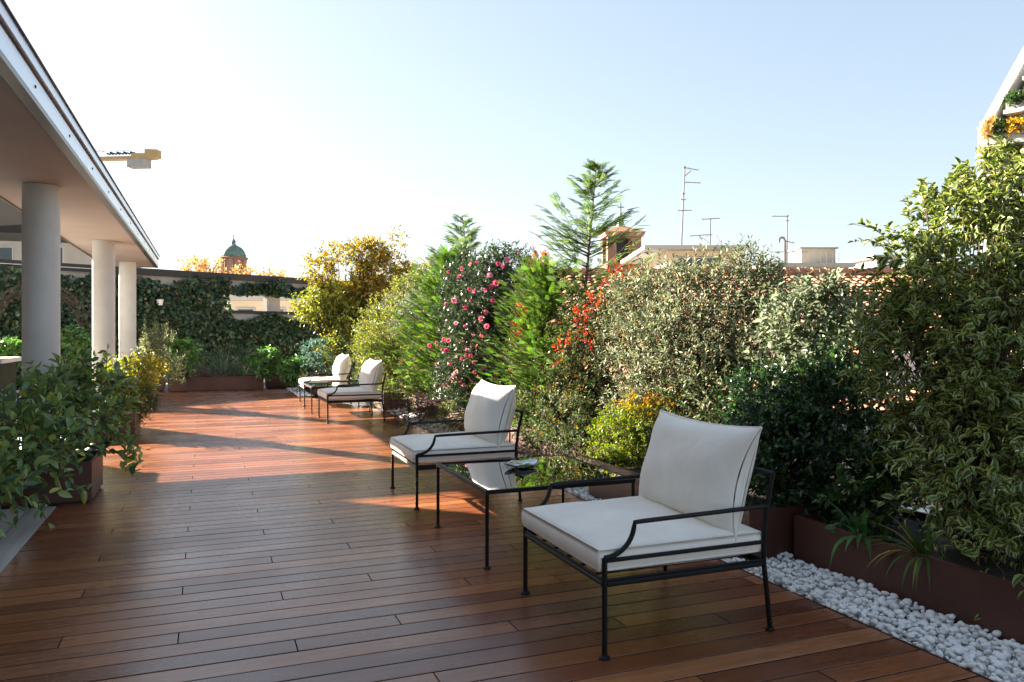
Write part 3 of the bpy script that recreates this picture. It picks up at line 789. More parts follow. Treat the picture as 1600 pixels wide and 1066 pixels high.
# ================================================================== FURNITURE
def cushion_mesh(lx, ly, lz, puff, nx=22, ny=22, gusset=.5, horn=.0, seed=0, top_sag=0., pinch=0., ex=.55):
    """soft rectangular cushion: lx, ly plan, lz thickness at the centre; closed grid with a gusset"""
    rng = np.random.default_rng(seed); v = []; f = []
    ph = rng.uniform(0, 6.28, 8)
    def pt(i, j, side):
        u = -1 + 2*i/nx; w = -1 + 2*j/ny
        uu = math.sin(u*math.pi/2); ww = math.sin(w*math.pi/2)
        # outline: slightly concave edges give pointed corners
        ax = 1 - horn*(1 - ww*ww) ; ay = 1 - horn*1.1*(1 - uu*uu)
        # rounded corners in plan
        x = uu*lx/2*ax; y = ww*ly/2*ay
        e = (1-abs(uu)**5)*(1-abs(ww)**5)
        gz = gusset*(1-pinch*(uu*uu*ww*ww)**1.2)
        z = (gz + (1-gz)*max(0, e)**ex*(1 - puff*.25*(uu*uu+ww*ww)))
        z *= lz/2
        wr = .006*math.sin(6*uu+ph[0]+2*ww)*e + .004*math.sin(9*ww+ph[1]+3*uu*ww)*e
        # wrinkles fan out from the corners
        for q, (cu, cw) in enumerate(((1,1),(1,-1),(-1,1),(-1,-1))):
            dd = math.hypot(uu-cu, ww-cw); an = math.atan2(ww-cw, uu-cu)
            wr += .006*math.exp(-dd*2.2)*math.sin(an*11+ph[2+q])*e
        z += wr*side*0 + wr
        return (x, y, side*z - top_sag*(1-uu*uu))
    for side in (1, -1):
        for i in range(nx+1):
            for j in range(ny+1): v.append(pt(i, j, side))
    N1 = (nx+1)*(ny+1)
    for i in range(nx):
        for j in range(ny):
            q = i*(ny+1)+j; f.append((q, q+ny+1, q+ny+2, q+1)); q += N1; f.append((q, q+1, q+ny+2, q+ny+1))
    ring = [(i, 0) for i in range(nx)] + [(nx, j) for j in range(ny)] + [(i, ny) for i in range(nx, 0, -1)] + [(0, j) for j in range(ny, 0, -1)]
    for a, b in zip(ring, ring[1:] + ring[:1]):
        pass
    K = len(ring); lv = [1]; E0 = len(v); bul = .014 if pinch == 0 else .008
    for lev, (fz, fb) in enumerate(((.6, .75), (0, 1), (-.6, .75))):
        for a in ring:
            q = a[0]*(ny+1)+a[1]; x, y, z = v[q]; z2 = v[q+N1][2]; zm = (z+z2)/2; hz = (z-z2)/2
            ox = (1 if a[0] == nx else -1 if a[0] == 0 else 0); oy = (1 if a[1] == ny else -1 if a[1] == 0 else 0)
            kk = .7 if ox and oy else 1
            v.append((x+ox*bul*fb*kk, y+oy*bul*fb*kk, zm+hz*fz))
    def rid(l, k):
        k %= K; a = ring[k]; q = a[0]*(ny+1)+a[1]
        return q if l == 0 else q+N1 if l == 4 else E0+(l-1)*K+k
    for k in range(K):
        for l in range(4): f.append((rid(l, k+1), rid(l+1, k+1), rid(l+1, k), rid(l, k)))
    seam = [v[a[0]*(ny+1)+a[1]] for a in ring]; seam2 = [v[E0+K+k] for k in range(K)]
    return v, f, seam, seam2

def rot_pts(pts, M4): return [tuple(M4 @ Vector(p)) for p in pts]
WY = .92
def make_chair(label):
    t = empty('lounge_chair', (0, 0, 0), 0, label, 'armchair', 'iron lounge chairs with cream cushions along the planters')
    ir = M['iron']
    for y in (0, WY):
        sgn = -1 if y == 0 else 1
        leg = MB().tube([(0, y, .012), (0, y, .445)], .0125, 8).lathe([(.026, 0), (.026, .006), (.014, .016)], (0, y, 0), 12).build('leg', ir, t, True)
        leg = MB().tube([(.905, y, .012), (.885, y, .2), (.868, y, .33), (.868, y, .45), (.885, y, .60), (.925, y, .76)], .0125, 8).lathe([(.022, 0), (.022, .006), (.014, .014)], (.905, y, 0), 12).build('leg', ir, t, True)
        # arm: sweeps up from the leg top in a hollow curve, then runs back to the rear post
        pts = [(0, y, .445)]
        for k in range(1, 10):
            a = k/10*math.pi/2
            pts.append((.15*math.sin(a)*1.0, y, .445 + .14*(1-math.cos(a))))
        pts += [(.155, y, .590), (.20, y, .592), (.885, y, .603)]
        MB().tube(pts, .0115, 8).build('arm', ir, t, True)
        MB().tube([(.012, y, .432), (.866, y, .432)], .010, 8).build('side_rail', ir, t, True)
    sf_ = MB()
    for z, r_ in ((.327, .0125), (.345, .007)):
        sf_.tube([(0, .013, z), (0, WY-.013, z)], r_, 8).tube([(.866, .013, z), (.866, WY-.013, z)], r_, 8)
        for y in (0, WY): sf_.tube([(.012, y, z), (.856, y, z)], r_, 8)
    for k in range(1, 6): sf_.tube([(.012, WY*k/6, .327), (.856, WY*k/6, .327)], .006, 6)
    sf_.build('seat_frame', ir, t, True)
    MB().tube([(.925, .0, .757), (.925, WY, .757)], .0125, 8).tube([(.87, .012, .45), (.87, WY-.012, .45)], .009, 8).build('back_rail', ir, t, True)
    v, f, s1, s2 = cushion_mesh(.885, .885, .165, .25, gusset=.58, seed=1)
    c = Vector((.425, WY/2, .428))
    o = ob('seat_cushion', mesh_from('seat_cushion', [Vector(p)+c for p in v], f, M['fabric'], True), t)
    MB().tube([Vector(p)+c for p in s1+s1[:1]], .002, 5, False).build('piping', M['fabric'], o, True)
    v, f, s1, s2 = cushion_mesh(.55, .90, .31, 1.0, gusset=.20, horn=.10, seed=2, pinch=.9, ex=.8)
    # stand it up, leaning back
    m4 = Matrix.Translation((.785, WY/2, .715)) @ Matrix.Rotation(R(-74), 4, 'Y')
    o = ob('back_cushion', mesh_from('back_cushion', rot_pts(v, m4), f, M['fabric'], True), t)
    MB().tube(rot_pts(s2+s2[:1], m4), .0016, 5, False).build('piping', M['fabric'], o, True)
    return t
def copy_tree(o, parent=None):
    c = o.copy(); C.objects.link(c); c.parent = parent
    for ch in list(o.children): copy_tree(ch, c)
    return c
ch0 = make_chair('cream-cushioned black iron lounge chair nearest the camera, in full shade')
for i, (x, y, rz, lab) in enumerate(((1.645, 3.065, 0, None), (1.60, 6.19, R(-.5), 'second lounge chair, behind the near glass table, its back cushion half in sun'),
        (1.79, 12.5, R(.8), 'lounge chair before the far glass table, between the low purple shrub and open deck'),
        (1.80, 15.7, R(-1), 'farthest lounge chair, behind the far glass table'))):
    c = ch0 if i == 0 else copy_tree(ch0)
    c.location = (x, y, .0005); c.rotation_euler.z = rz
    if lab: c['label'] = lab

def make_table(label):
    t = empty('glass_table', (0, 0, 0), 0, label, 'table', 'low iron tables with glass tops')
    lx, ly, h = 1.02, 1.08, .478; ir = M['iron']
    for x in (0, lx):
        for y in (0, ly):
            MB().tube([(x, y, .012), (x, y, h-.012)], .0115, 8).lathe([(.024, 0), (.024, .005), (.013, .014)], (x, y, 0), 12).build('leg', ir, t, True)
    fr = MB(); r_ = .012
    fr.box((-r_, -r_, h-.024), (lx+r_, r_, h)); fr.box((-r_, ly-r_, h-.024), (lx+r_, ly+r_, h))
    fr.box((-r_, r_, h-.024), (r_, ly-r_, h)); fr.box((lx-r_, r_, h-.024), (lx+r_, ly-r_, h)); fr.build('frame', ir, t)
    MB().box((r_+.001, r_+.001, h-.010), (lx-r_-.001, ly-r_-.001, h-.001)).build('glass_top', M['glass'], t)
    return t
tb0 = make_table('low black iron table with glass top between the two nearest chairs'); tb0.location = (1.60, 4.49, .0005)
tb1 = copy_tree(tb0); tb1.location = (1.73, 14.0, .0005); tb1['label'] = 'low glass-topped table between the two farthest chairs'
# wavy clear glass dish
dish = MB(); n = 40; rings = [(.0, .004), (.55, .004), (.86, .010), (1.0, .026), (1.02, .030), (.98, .028), (.84, .016), (.5, .009), (.0, .009)]
vv = []; ff = []
for q, z in rings:
    for k in range(n):
        a = 2*math.pi*k/n; rr_ = 1 + .10*math.sin(3*a+.5) + .07*math.sin(5*a+1)
        vv.append((.145*q*rr_*math.cos(a), .10*q*rr_*math.sin(a), z + .006*q*math.sin(5*a)))
for i in range(len(rings)-1):
    for k in range(n): j = (k+1) % n; ff.append((i*n+k, i*n+j, (i+1)*n+j, (i+1)*n+k))
m = glass_mat('blue_glass', 5.0, (.80, .93, .98, 1))
o = ob('glass_dish', mesh_from('glass_dish', vv, ff, m, True), None, (2.12, 5.18, .481), (0, 0, .5)); tag(o, 'wavy-edged clear bluish glass dish on the near glass table', 'dish')

# dark marble counter behind the first column
ct = empty('marble_counter', (-2.9, 10.6, 0), 0, 'dark marble counter with white top behind the nearest column', 'counter')
MB().box((-.75, -.45, .12), (.75, .45, 1.09)).build('body', M['marble'], ct)
MB().box((-.80, -.5, 1.092), (.80, .5, 1.14), .005).build('top', M['whitewall'], ct)
MB().box((-.78, -.48, .0), (.78, .48, .118)).build('plinth', M['whitewall'], ct)
# wicker arches behind the columns
wk = empty('wicker_arch', W(62, 510, 17.5), wang, 'brown wicker arch against the ivy behind the nearest column', 'garden ornament')
b = MB(); rr_ = random.Random(3)
for k in range(12):
    q = 1 + rr_.uniform(-.14, .14); ph = rr_.uniform(-.15, .15)
    b.tube([(math.cos(a)*.92*q, rr_.uniform(-.05,.05), .0+math.sin(a)*.92*q*.95+ph*.1) for a in [math.pi*i/14 for i in range(15)]], .006, 4, False)
b.build('hoops', M['wicker'], wk)
b = MB()
for k in range(16):
    a = math.pi*k/15; b.tube([(math.cos(a)*.75, 0, math.sin(a)*.72), (math.cos(a+.12)*1.08, 0, math.sin(a+.12)*1.03)], .006, 4, False)
b.build('ties', M['wicker'], wk)

# ================================================================== PLANTS
G1 = [((.045,.085,.028), 4), ((.07,.12,.035), 3), ((.03,.06,.025), 3)]
# -- right: variegated shrub at the picture edge
VG = [((.038,.085,.028), 4), ((.06,.11,.032), 3), ((.024,.055,.022), 3), ((.09,.13,.035), .7)]
shrub('variegated_shrub', 'tall shrub with yellow-edged green leaves filling the right edge', 'shrub', (3.85, 3.0, .26),
      [(1500, 430, 4.5, 115, 120), (1400, 520, 4.8, 45, 60), (1580, 300, 4.3, 70, 70), (1450, 560, 4.5, 85, 110), (1560, 560, 4.2, 110, 140), (1540, 720, 4.0, 100, 120), (1440, 690, 4.4, 55, 60),
       (1630, 450, 4.4, 90, 200), (1580, 860, 3.7, 55, 90), (1480, 350, 4.7, 45, 55), (1650, 800, 4.0, 90, 150)],
      1750, .19, 9, .070, .46, VG, 'curl', 'varieg', out=.8, up=.35, droop=.35, seed=21, partn=300, stem_r=.008, shell=.3,
      shoots=[(1492, 268, 4.6, 330), (1395, 372, 4.7, 440), (1432, 352, 4.7, 420), (1560, 240, 4.4, 300), (1410, 440, 4.6, 520), (1355, 520, 4.7, 560), (1375, 600, 4.6, 640)])
# -- dark glossy shrubs in the shade
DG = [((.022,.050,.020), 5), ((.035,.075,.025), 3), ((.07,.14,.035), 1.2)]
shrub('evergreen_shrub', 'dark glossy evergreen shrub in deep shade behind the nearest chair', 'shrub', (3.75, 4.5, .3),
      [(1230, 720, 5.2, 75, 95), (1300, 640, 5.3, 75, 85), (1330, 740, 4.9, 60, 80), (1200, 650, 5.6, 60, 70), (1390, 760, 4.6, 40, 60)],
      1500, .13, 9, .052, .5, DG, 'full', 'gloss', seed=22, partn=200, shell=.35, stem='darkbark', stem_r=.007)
shrub('leafy_shrub', 'low broad-leaved shrub with bright green tips above the pebble strip', 'shrub', (3.8, 3.7, .26),
      [(1340, 790, 4.7, 45, 40), (1400, 740, 4.6, 30, 45), (1420, 660, 4.7, 25, 35)], 90, .14, 7, .07, .55,
      [((.045,.10,.022), 3), ((.10,.17,.03), 1)], 'full', 'gloss', seed=23, shell=.4, stem_r=.005)
sword_plant('strap_leaved_plant', 'strap-leaved tuft hanging over the near brown planter', (3.50, 3.0, .27), 22, .44, .010,
            [((.07,.14,.035), 3), ((.26,.20,.05), 1)], 5, spread=1.0, droop=1.6, front=True)
sword_plant('strap_leaved_plant', 'smaller strap-leaved tuft with broader drooping blades, nearer the planter corner behind the chair', (3.50, 3.42, .27), 10, .40, .019,
            [((.07,.16,.05), 3)], 6, spread=1.1, droop=1.7, front=True)
# -- silver-leaved elaeagnus masses
EL = [((.135,.165,.085), 4), ((.26,.285,.19), 3), ((.08,.095,.05), 3.5), ((.30,.20,.11), .8)]
shrub('silver_leaved_shrub', 'big grey-green silver-leaved shrub behind the nearest chair', 'shrub', (3.95, 6.3, .3),
      [(1085, 520, 7.0, 100, 72), (1040, 570, 7.2, 90, 85), (1150, 540, 6.7, 85, 85), (1060, 455, 7.1, 38, 36), (1110, 445, 6.9, 40, 34), (1015, 490, 7.4, 42, 38), (1195, 460, 6.7, 36, 38), (1140, 620, 6.5, 80, 60), (1010, 640, 7.2, 55, 50), (1110, 580, 6.6, 80, 60), (1160, 430, 6.9, 45, 40), (1195, 445, 6.7, 34, 32), (1215, 480, 6.6, 36, 36), (985, 520, 7.6, 45, 70), (1000, 480, 7.5, 40, 45), (1030, 445, 7.3, 36, 34), (985, 455, 7.6, 28, 26)],
      3000, .17, 10, .054, .37, EL, 'fold', 'leaf', seed=24, shell=.35, stem_r=.008, out=.7, up=.8, droop=.05,
      shoots=[(1155, 376, 6.8, 460), (1190, 398, 6.8, 450), (1205, 420, 6.8, 470), (1085, 398, 7.0, 450), (1120, 405, 7.0, 460), (1030, 430, 7.2, 500), (1058, 415, 7.1, 480), (1140, 385, 6.8, 450), (1100, 396, 6.9, 440), (1072, 402, 7.0, 450), (1175, 400, 6.7, 450), (1220, 415, 6.7, 470), (1010, 440, 7.3, 490), (985, 455, 7.5, 500)])
E2 = [((.16,.19,.12), 4), ((.25,.28,.19), 3), ((.08,.11,.05), 2)]
shrub('round_leaved_shrub', 'grey round-leaved shrub left of the variegated one, below the tiled roof', 'shrub', (4.0, 5.0, .3),
      [(1270, 515, 5.9, 80, 42), (1230, 560, 6.0, 65, 60), (1325, 560, 5.6, 55, 60), (1330, 510, 5.7, 40, 36), (1250, 475, 5.9, 30, 26), (1310, 470, 5.8, 32, 24), (1280, 600, 5.7, 70, 50)], 780, .16, 8, .062, .55, E2, 'full', 'leaf', seed=25, shell=.2,
      partn=120, up=1.0, out=.6, shoots=[(1262, 432, 5.9, 500), (1300, 428, 5.9, 500), (1325, 440, 5.8, 520), (1238, 445, 6.0, 520), (1280, 440, 5.9, 500)])
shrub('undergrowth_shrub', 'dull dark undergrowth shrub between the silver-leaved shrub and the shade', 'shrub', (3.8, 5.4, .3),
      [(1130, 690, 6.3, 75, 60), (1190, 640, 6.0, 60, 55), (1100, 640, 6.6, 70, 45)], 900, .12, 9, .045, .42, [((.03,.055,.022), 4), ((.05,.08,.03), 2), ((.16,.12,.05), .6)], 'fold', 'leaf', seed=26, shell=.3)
# -- nandina
NY = [((.21,.25,.03), 4), ((.13,.20,.03), 4), ((.30,.26,.03), 1.5), ((.06,.12,.03), 3)]
NO = [((.45,.30,.04), 4), ((.50,.17,.04), 2), ((.28,.28,.04), 3)]
shrub('nandina', 'low yellow-green nandina with orange tips beside the near glass table', 'shrub', (3.65, 6.7, .3),
      [(965, 685, 7.0, 42, 42), (985, 725, 6.8, 48, 32), (1010, 665, 6.9, 45, 30), (945, 735, 7.0, 32, 24), (1060, 640, 6.9, 45, 18, NO), (1015, 638, 6.9, 40, 14, NO)],
      1100, .12, 11, .040, .34, NY, 'fold', 'leaf', seed=27, shell=.3, stem_r=.005)
NR = [((.55,.05,.03), 5), ((.60,.14,.04), 2), ((.30,.03,.03), 2), ((.12,.14,.03), 1)]
NG = [((.09,.12,.04), 4), ((.14,.15,.05), 2), ((.40,.12,.04), .35), ((.05,.075,.03), 3)]
shrub('nandina', 'tall nandina with scarlet young leaves left of the silver-leaved shrub', 'shrub', (3.75, 7.4, .3),
      [(960, 440, 8.0, 12, 24, NR), (915, 540, 8.2, 50, 75, NG), (965, 500, 8.0, 35, 50, NG), (880, 600, 8.3, 35, 50, NG), (890, 640, 8.2, 45, 60, NG), (935, 640, 8.0, 50, 70, NG), (930, 472, 7.9, 13, 13, NR), (903, 505, 7.9, 12, 13, NR), (878, 550, 7.9, 9, 15, NR), (985, 430, 8.0, 11, 12, NR), (918, 535, 7.8, 8, 10, NR)],
      1500, .13, 10, .046, .36, NR, 'fold', 'leaf', seed=28, shell=.25, stem_r=.006, up=.9,
      shoots=[(963, 408, 8.1, 470), (985, 425, 8.1, 480), (905, 480, 8.1, 540), (940, 440, 8.1, 500)])
shrub('nandina', 'nandina with orange-red leaf tips between the camellia and the conifer', 'shrub', (3.75, 9.0, .3),
      [(845, 415, 9.2, 12, 20, NR), (830, 480, 9.4, 25, 60, NG), (815, 560, 9.5, 25, 60, NG), (815, 505, 9.1, 10, 26, NR), (812, 590, 9.3, 18, 40, NG)],
      700, .12, 10, .045, .36, NG, 'fold', 'leaf', seed=29, shell=.2, stem_r=.006, up=.9, shoots=[(848, 398, 9.4, 460), (818, 468, 9.3, 520)])
shrub('mixed_shrub', 'low small-leaved green shrub below the conifer beside the second chair', 'shrub', (3.6, 7.8, .3),
      [(880, 665, 7.8, 52, 42), (840, 655, 8.5, 42, 50), (905, 690, 7.4, 42, 28), (930, 620, 8.0, 40, 40), (850, 690, 7.9, 30, 20)], 1000, .12, 9, .045, .36,
      [((.07,.10,.035), 4), ((.13,.15,.07), 2), ((.035,.06,.02), 3), ((.35,.16,.05), .4)], 'fold', 'leaf', seed=30, shell=.3)
# -- conifers
CP = [((.14,.22,.075), 4), ((.20,.28,.09), 3), ((.09,.15,.05), 2)]
CB = [((.11,.21,.04), 4), ((.17,.28,.05), 3), ((.06,.12,.03), 2)]
cypress('conifer', 'tall feathery conifer rising above the hedge, left of the brick bell tower', 'tree', W(932, 256, 8.6), (3.85, 8.0, .3), 170, 1.2, CP, 31, .135, .26, .8, .08, 10)
cypress('conifer', 'bright green feathery conifer beside the scarlet nandina', 'tree', W(850, 420, 8.9), W(842, 700, 8.9), 430, .74, CB, 32, .105, .45, .4, .02, 9)
cypress('conifer', 'slim conifer behind the camellia', 'tree', W(722, 337, 12.6), (4.1, 11.6, .3), 100, .85, CP, 33, .17, .35, .7, .3, 8)
cypress('conifer', 'soft bright green conifer left of the camellia', 'tree', W(700, 400, 12.6), W(672, 650, 12.6), 400, .85, CB, 34, .135, .45, .4, .05, 9)
# -- camellia with flowers
CM = [((.030,.055,.024), 5), ((.05,.08,.035), 3), ((.10,.12,.07), 1.6), ((.018,.035,.016), 3)]
cam_blobs = [(750, 455, 10.8, 65, 60), (745, 530, 10.6, 62, 62), (790, 500, 10.7, 45, 90), (725, 600, 10.6, 45, 45), (790, 430, 10.9, 45, 40), (750, 610, 10.5, 45, 35)]
cml = shrub('camellia', 'tall dark camellia covered in pink flowers behind the second chair', 'shrub', (3.8, 10.2, .3), cam_blobs,
      2600, .14, 9, .055, .5, CM, 'fold', 'gloss', seed=35, shell=.35, out=.8, up=.5, droop=.1, stem_r=.009, stem='darkbark',
      shoots=[(740, 396, 10.8, 450), (810, 392, 10.8, 440), (775, 400, 10.8, 450), (700, 430, 10.7, 480)])
def flower_mesh(seed):
    r_ = np.random.default_rng(seed); P = []; D = []; N = []; S = []; cols = []
    for ring, (n, el, s) in enumerate(((7, .15, 1.), (6, .7, .75), (4, 1.15, .5))):
        for k in range(n):
            a = 6.283*k/n + ring*.4 + r_.uniform(-.1, .1)
            d = (math.cos(a)*math.cos(el), math.sin(a)*math.cos(el), math.sin(el)); D.append(d)
            N.append((-math.cos(a)*math.sin(el), -math.sin(a)*math.sin(el), math.cos(el))); P.append((0, 0, ring*.06)); S.append(s)
            cols.append(np.array((.74, .20+.08*ring, .30+.06*ring)) * r_.uniform(.85, 1.1))
    V, Fq, Cc, UV = leaves_np(np.array(P), np.array(D), np.array(N), np.array(S), np.full(len(P), .95), 'full', np.clip(np.array(cols), 0, 1))
    return mesh_np('flower', V, Fq, M['petal'], Cc, UV)
fms = [flower_mesh(i) for i in range(3)]
flw = [(722,420),(735,413),(742,409),(733,452),(741,455),(755,453),(768,448),(775,442),(723,481),(730,479),(759,488),(748,498),(697,475),(693,530),(679,536),(745,540),
       (735,556),(725,556),(721,561),(703,569),(718,594),(724,602),(752,525),(694,548),(690,546),(747,588),(716,597),(693,601),(760,510),(772,586),(778,412),(786,416),
       (790,406),(810,397),(812,428),(757,418),(765,430),(700,532),(737,566),(729,547),(741,582),(668,540),(709,586),(700,425),(715,432),(788,470),(800,455),(806,520),(770,470),(712,505),(706,470),(726,510),(765,545),(680,570),(755,575),(735,470),(782,560)]
rg = random.Random(8)
bl = np.array(cml.location)
for i, (x, y) in enumerate(flw):
    if i % 3 == 2: x += 3
    best = 10.9
    for b_ in cam_blobs:
        q = ((x-b_[0])/b_[3])**2 + ((y-b_[1])/b_[4])**2
        if q < 1: best = min(best, b_[2] - 1.02*b_[3]*b_[2]/F*math.sqrt(1-q))
    p = W(x, y, best - .13); o = ob('flower', fms[i % 3], cml, p - bl)
    d = Vector((0, 0, EYE)) - Vector(p); d = d.normalized() + Vector((rg.uniform(-.6,.6)-.4, rg.uniform(-.6,.6), rg.uniform(-.2,.7)))
    o.rotation_euler = d.to_track_quat('Z', 'Y').to_euler(); s = rg.uniform(.020, .048); o.scale = (s, s, s); o.color = rg.choice(((1, 1, 1, 1), (.8, .6, .7, 1), (1, 1.5, 1.4, 1), (.9, .8, .8, 1)))
# -- yellow-green and grey shrubs further back
YG = [((.22,.25,.05), 4), ((.15,.19,.05), 3), ((.30,.27,.07), 2), ((.08,.11,.04), 3)]
GR = [((.20,.24,.15), 4), ((.13,.17,.10), 3), ((.28,.30,.20), 1)]
shrub('yellow_green_shrub', 'bushy yellow-green shrub right of the orange maple', 'shrub', (3.6, 14.6, .3),
      [(610, 520, 15.0, 50, 50), (600, 570, 14.8, 42, 45), (640, 470, 15.2, 35, 45), (650, 560, 14.8, 45, 50), (625, 610, 14.6, 40, 35), (580, 545, 15.2, 28, 30)],
      2200, .17, 9, .062, .42, YG, 'fold', 'leaf', seed=36, shell=.35, up=.8, stem_r=.008, shoots=[(617, 440, 15.1, 500), (645, 432, 15.1, 480)])
shrub('grey_leaved_shrub', 'pale grey-green leaved shrub in front of the yellow-green one', 'shrub', (3.7, 13.4, .3),
      [(645, 500, 14.4, 30, 45), (665, 470, 14.2, 30, 40), (690, 500, 13.6, 25, 45)], 420, .15, 9, .06, .36, GR, 'fold', 'leaf', seed=37, shell=.3, up=1)
shrub('low_mixed_shrub', 'low green shrub with red speckled tips below the camellia', 'shrub', (3.6, 12.4, .3),
      [(650, 600, 13.2, 40, 40), (690, 620, 12.4, 35, 35), (660, 560, 13.4, 35, 30)], 460, .13, 9, .05, .4, [((.12,.17,.05), 4), ((.06,.10,.03), 3), ((.45,.14,.05), .8)], 'fold', 'leaf', seed=38, shell=.3)
shrub('purple_shrub', 'low dark purple shrub on the planter behind the second chair', 'shrub', (3.35, 10.7, .3),
      [(645, 650, 11.2, 38, 22), (670, 640, 11.2, 28, 24), (625, 640, 11.6, 22, 16)], 330, .10, 10, .038, .3, [((.07,.022,.035), 4), ((.035,.018,.022), 3), ((.12,.03,.04), 1)], 'fold', 'leaf', seed=39, shell=.3, droop=.3)
shrub('yellow_green_cushion_shrub', 'low mounded yellow-green shrub next to the purple one', 'shrub', (3.5, 9.9, .3),
      [(712, 648, 10.6, 30, 26), (690, 665, 10.4, 28, 16), (735, 625, 10.7, 24, 22)], 330, .10, 12, .04, .16, [((.26,.28,.05), 4), ((.13,.16,.04), 3)], 'lozenge', 'needle', seed=40, shell=.3, up=.2)
# -- orange maple
MP = [((.34,.21,.04), 3.5), ((.31,.27,.05), 5), ((.26,.12,.03), 1.8), ((.15,.17,.04), 4)]
MY = [((.26,.27,.05), 4), ((.16,.20,.05), 3), ((.34,.25,.05), 1)]
shrub('maple_tree', 'spreading maple with orange and yellow autumn leaves at the far corner', 'tree', (3.2, 19.4, .3),
      [(500, 430, 19.6, 22, 32, MP), (518, 398, 19.6, 16, 14, MP), (575, 395, 19.2, 34, 20, MP), (592, 425, 19.2, 38, 26, MP), (622, 378, 19.2, 8, 14, MP), (525, 462, 19.4, 38, 18, MY), (648, 432, 19.2, 24, 18, MP), (570, 455, 19.2, 34, 22, MP),
       (500, 485, 19.4, 38, 18, MY), (560, 500, 19.2, 40, 35, MY), (540, 540, 19.2, 35, 25, MY)],
      2500, .26, 9, .085, .62, MP, 'fold', 'leaf', seed=41, shell=.2, out=1, up=.25, stem_r=.02, nstem=4)
# -- far end planting
FA = [((.10,.22,.05), 4), ((.16,.30,.07), 3), ((.05,.11,.035), 2)]
for i, (px, py, Z, rx, ry, lab) in enumerate(((283, 560, 18.6, 22, 26, 'bright green large-leaved shrub behind the grey-leaved shrub at the far left'), (416, 568, 19.2, 20, 20, 'bright green large-leaved shrub right of the grassy tuft'),
        (462, 582, 18.8, 14, 14, 'small green large-leaved shrub beside the farthest chair'), (118, 545, 17.5, 26, 26, 'light green large-leaved shrub seen between the first two columns'), (16, 552, 14.5, 22, 12, 'light green leaves above the marble counter'))):
    c_ = W(px, py, Z)
    shrub('fatsia', lab, 'shrub', (c_[0], c_[1], .3), [(px, py, Z, rx, ry)], 75, .18, 9, .16, .34, FA, 'full', 'gloss', seed=50+i, shell=.3, group='bright green shrubs along the far wall', up=.5, spread=1.2)
shrub('hedge_shrub', 'dark mixed evergreen growth in the far planter below the ivy', 'shrub', (.3, 20.8, .3),
      [(330, 575, 20.6, 40, 26), (385, 570, 20.6, 30, 28), (245, 570, 20.4, 40, 30)], 420, .2, 8, .09, .42, [((.04,.08,.035), 4), ((.07,.12,.05), 2)], 'fold', 'gloss', seed=60, shell=.3)
for i, (px, Z, n, l, lab) in enumerate(((350, 19.8, 46, .85, 'tall grassy strap-leaved tuft in the middle of the far planter'), (378, 19.9, 26, .6, 'lower strap-leaved tuft in the far planter'), (330, 20.0, 22, .6, 'small strap-leaved tuft at the left of the far planter'))):
    c_ = W(px, 590, Z); sword_plant('grass_tuft', lab, (c_[0], c_[1], .3), n, l, .014, [((.10,.15,.08), 3), ((.18,.22,.13), 1)], 70+i, spread=.6, droop=.9)
BG_ = [((.08,.16,.12), 4), ((.16,.26,.20), 2), ((.04,.08,.06), 2)]
shrub('blue_green_shrub', 'drooping blue-green shrub in the corner behind the farthest chair', 'shrub', (2.7, 19.2, .3),
      [(500, 550, 19.0, 28, 22), (520, 580, 18.8, 25, 22), (485, 570, 18.8, 22, 18)], 220, .32, 12, .09, .3, BG_, 'fold', 'leaf', seed=61, droop=.7, shell=.2)
shrub('hedge_shrub', 'dark green growth under the maple in the far corner', 'shrub', (3.2, 18.4, .3),
      [(545, 560, 18.4, 30, 30), (560, 600, 17.6, 30, 30), (585, 590, 16.8, 30, 40), (505, 595, 18.2, 35, 15)], 420, .18, 8, .08, .45, [((.03,.06,.025), 4), ((.06,.09,.03), 2), ((.10,.04,.03), .6)], 'fold', 'leaf', seed=62, shell=.3)
# -- left side
LG = [((.17,.26,.085), 4), ((.23,.33,.11), 3), ((.08,.14,.06), 2.5), ((.34,.38,.09), 1.3)]
shrub('broad_leaved_shrub', 'broad-leaved green shrub overhanging the stone floor at the left edge', 'shrub', (-1.75, 6.3, .3),
      [(20, 720, 5.5, 50, 60), (60, 680, 5.9, 50, 50), (0, 660, 5.6, 50, 40), (15, 775, 5.2, 40, 30), (-40, 740, 5.0, 50, 70)],
      150, .28, 8, .112, .47, LG, 'full', 'gloss', seed=63, partn=300, shell=.3, out=.9, up=.4, droop=.15, stem_r=.006,
      shoots=[(60, 590, 5.9, 650)])
shrub('broad_leaved_shrub', 'broad-leaved green shrub in the planter beside the nearest column', 'shrub', (-1.25, 7.8, .3),
      [(110, 640, 6.9, 60, 45), (90, 690, 6.7, 60, 45), (150, 650, 7.2, 40, 45), (120, 610, 7.2, 45, 30), (170, 620, 7.3, 28, 30)],
      190, .26, 8, .105, .46, LG, 'full', 'gloss', seed=64, partn=300, shell=.3, out=.8, up=.6, stem_r=.006,
      shoots=[(120, 535, 7.0, 620), (135, 560, 7.0, 620), (212, 702, 6.7, 745), (200, 690, 6.7, 740)])
shrub('yellow_leaved_shrub', 'small-leaved shrub with bright yellow tips in the second planter on the left', 'shrub', (-1.25, 12.2, .3),
      [(195, 600, 11.2, 38, 38, [((.32,.31,.04), 4), ((.20,.24,.04), 3), ((.10,.15,.04), 3)]), (225, 580, 11.4, 28, 22, [((.36,.31,.05), 4), ((.22,.23,.05), 2)]), (190, 645, 11.0, 32, 30, [((.07,.11,.03), 4), ((.12,.15,.04), 2)]), (215, 630, 11.2, 26, 26, G1)],
      620, .15, 9, .06, .4, YG, 'fold', 'leaf', seed=65, shell=.25, up=.7, stem_r=.006)
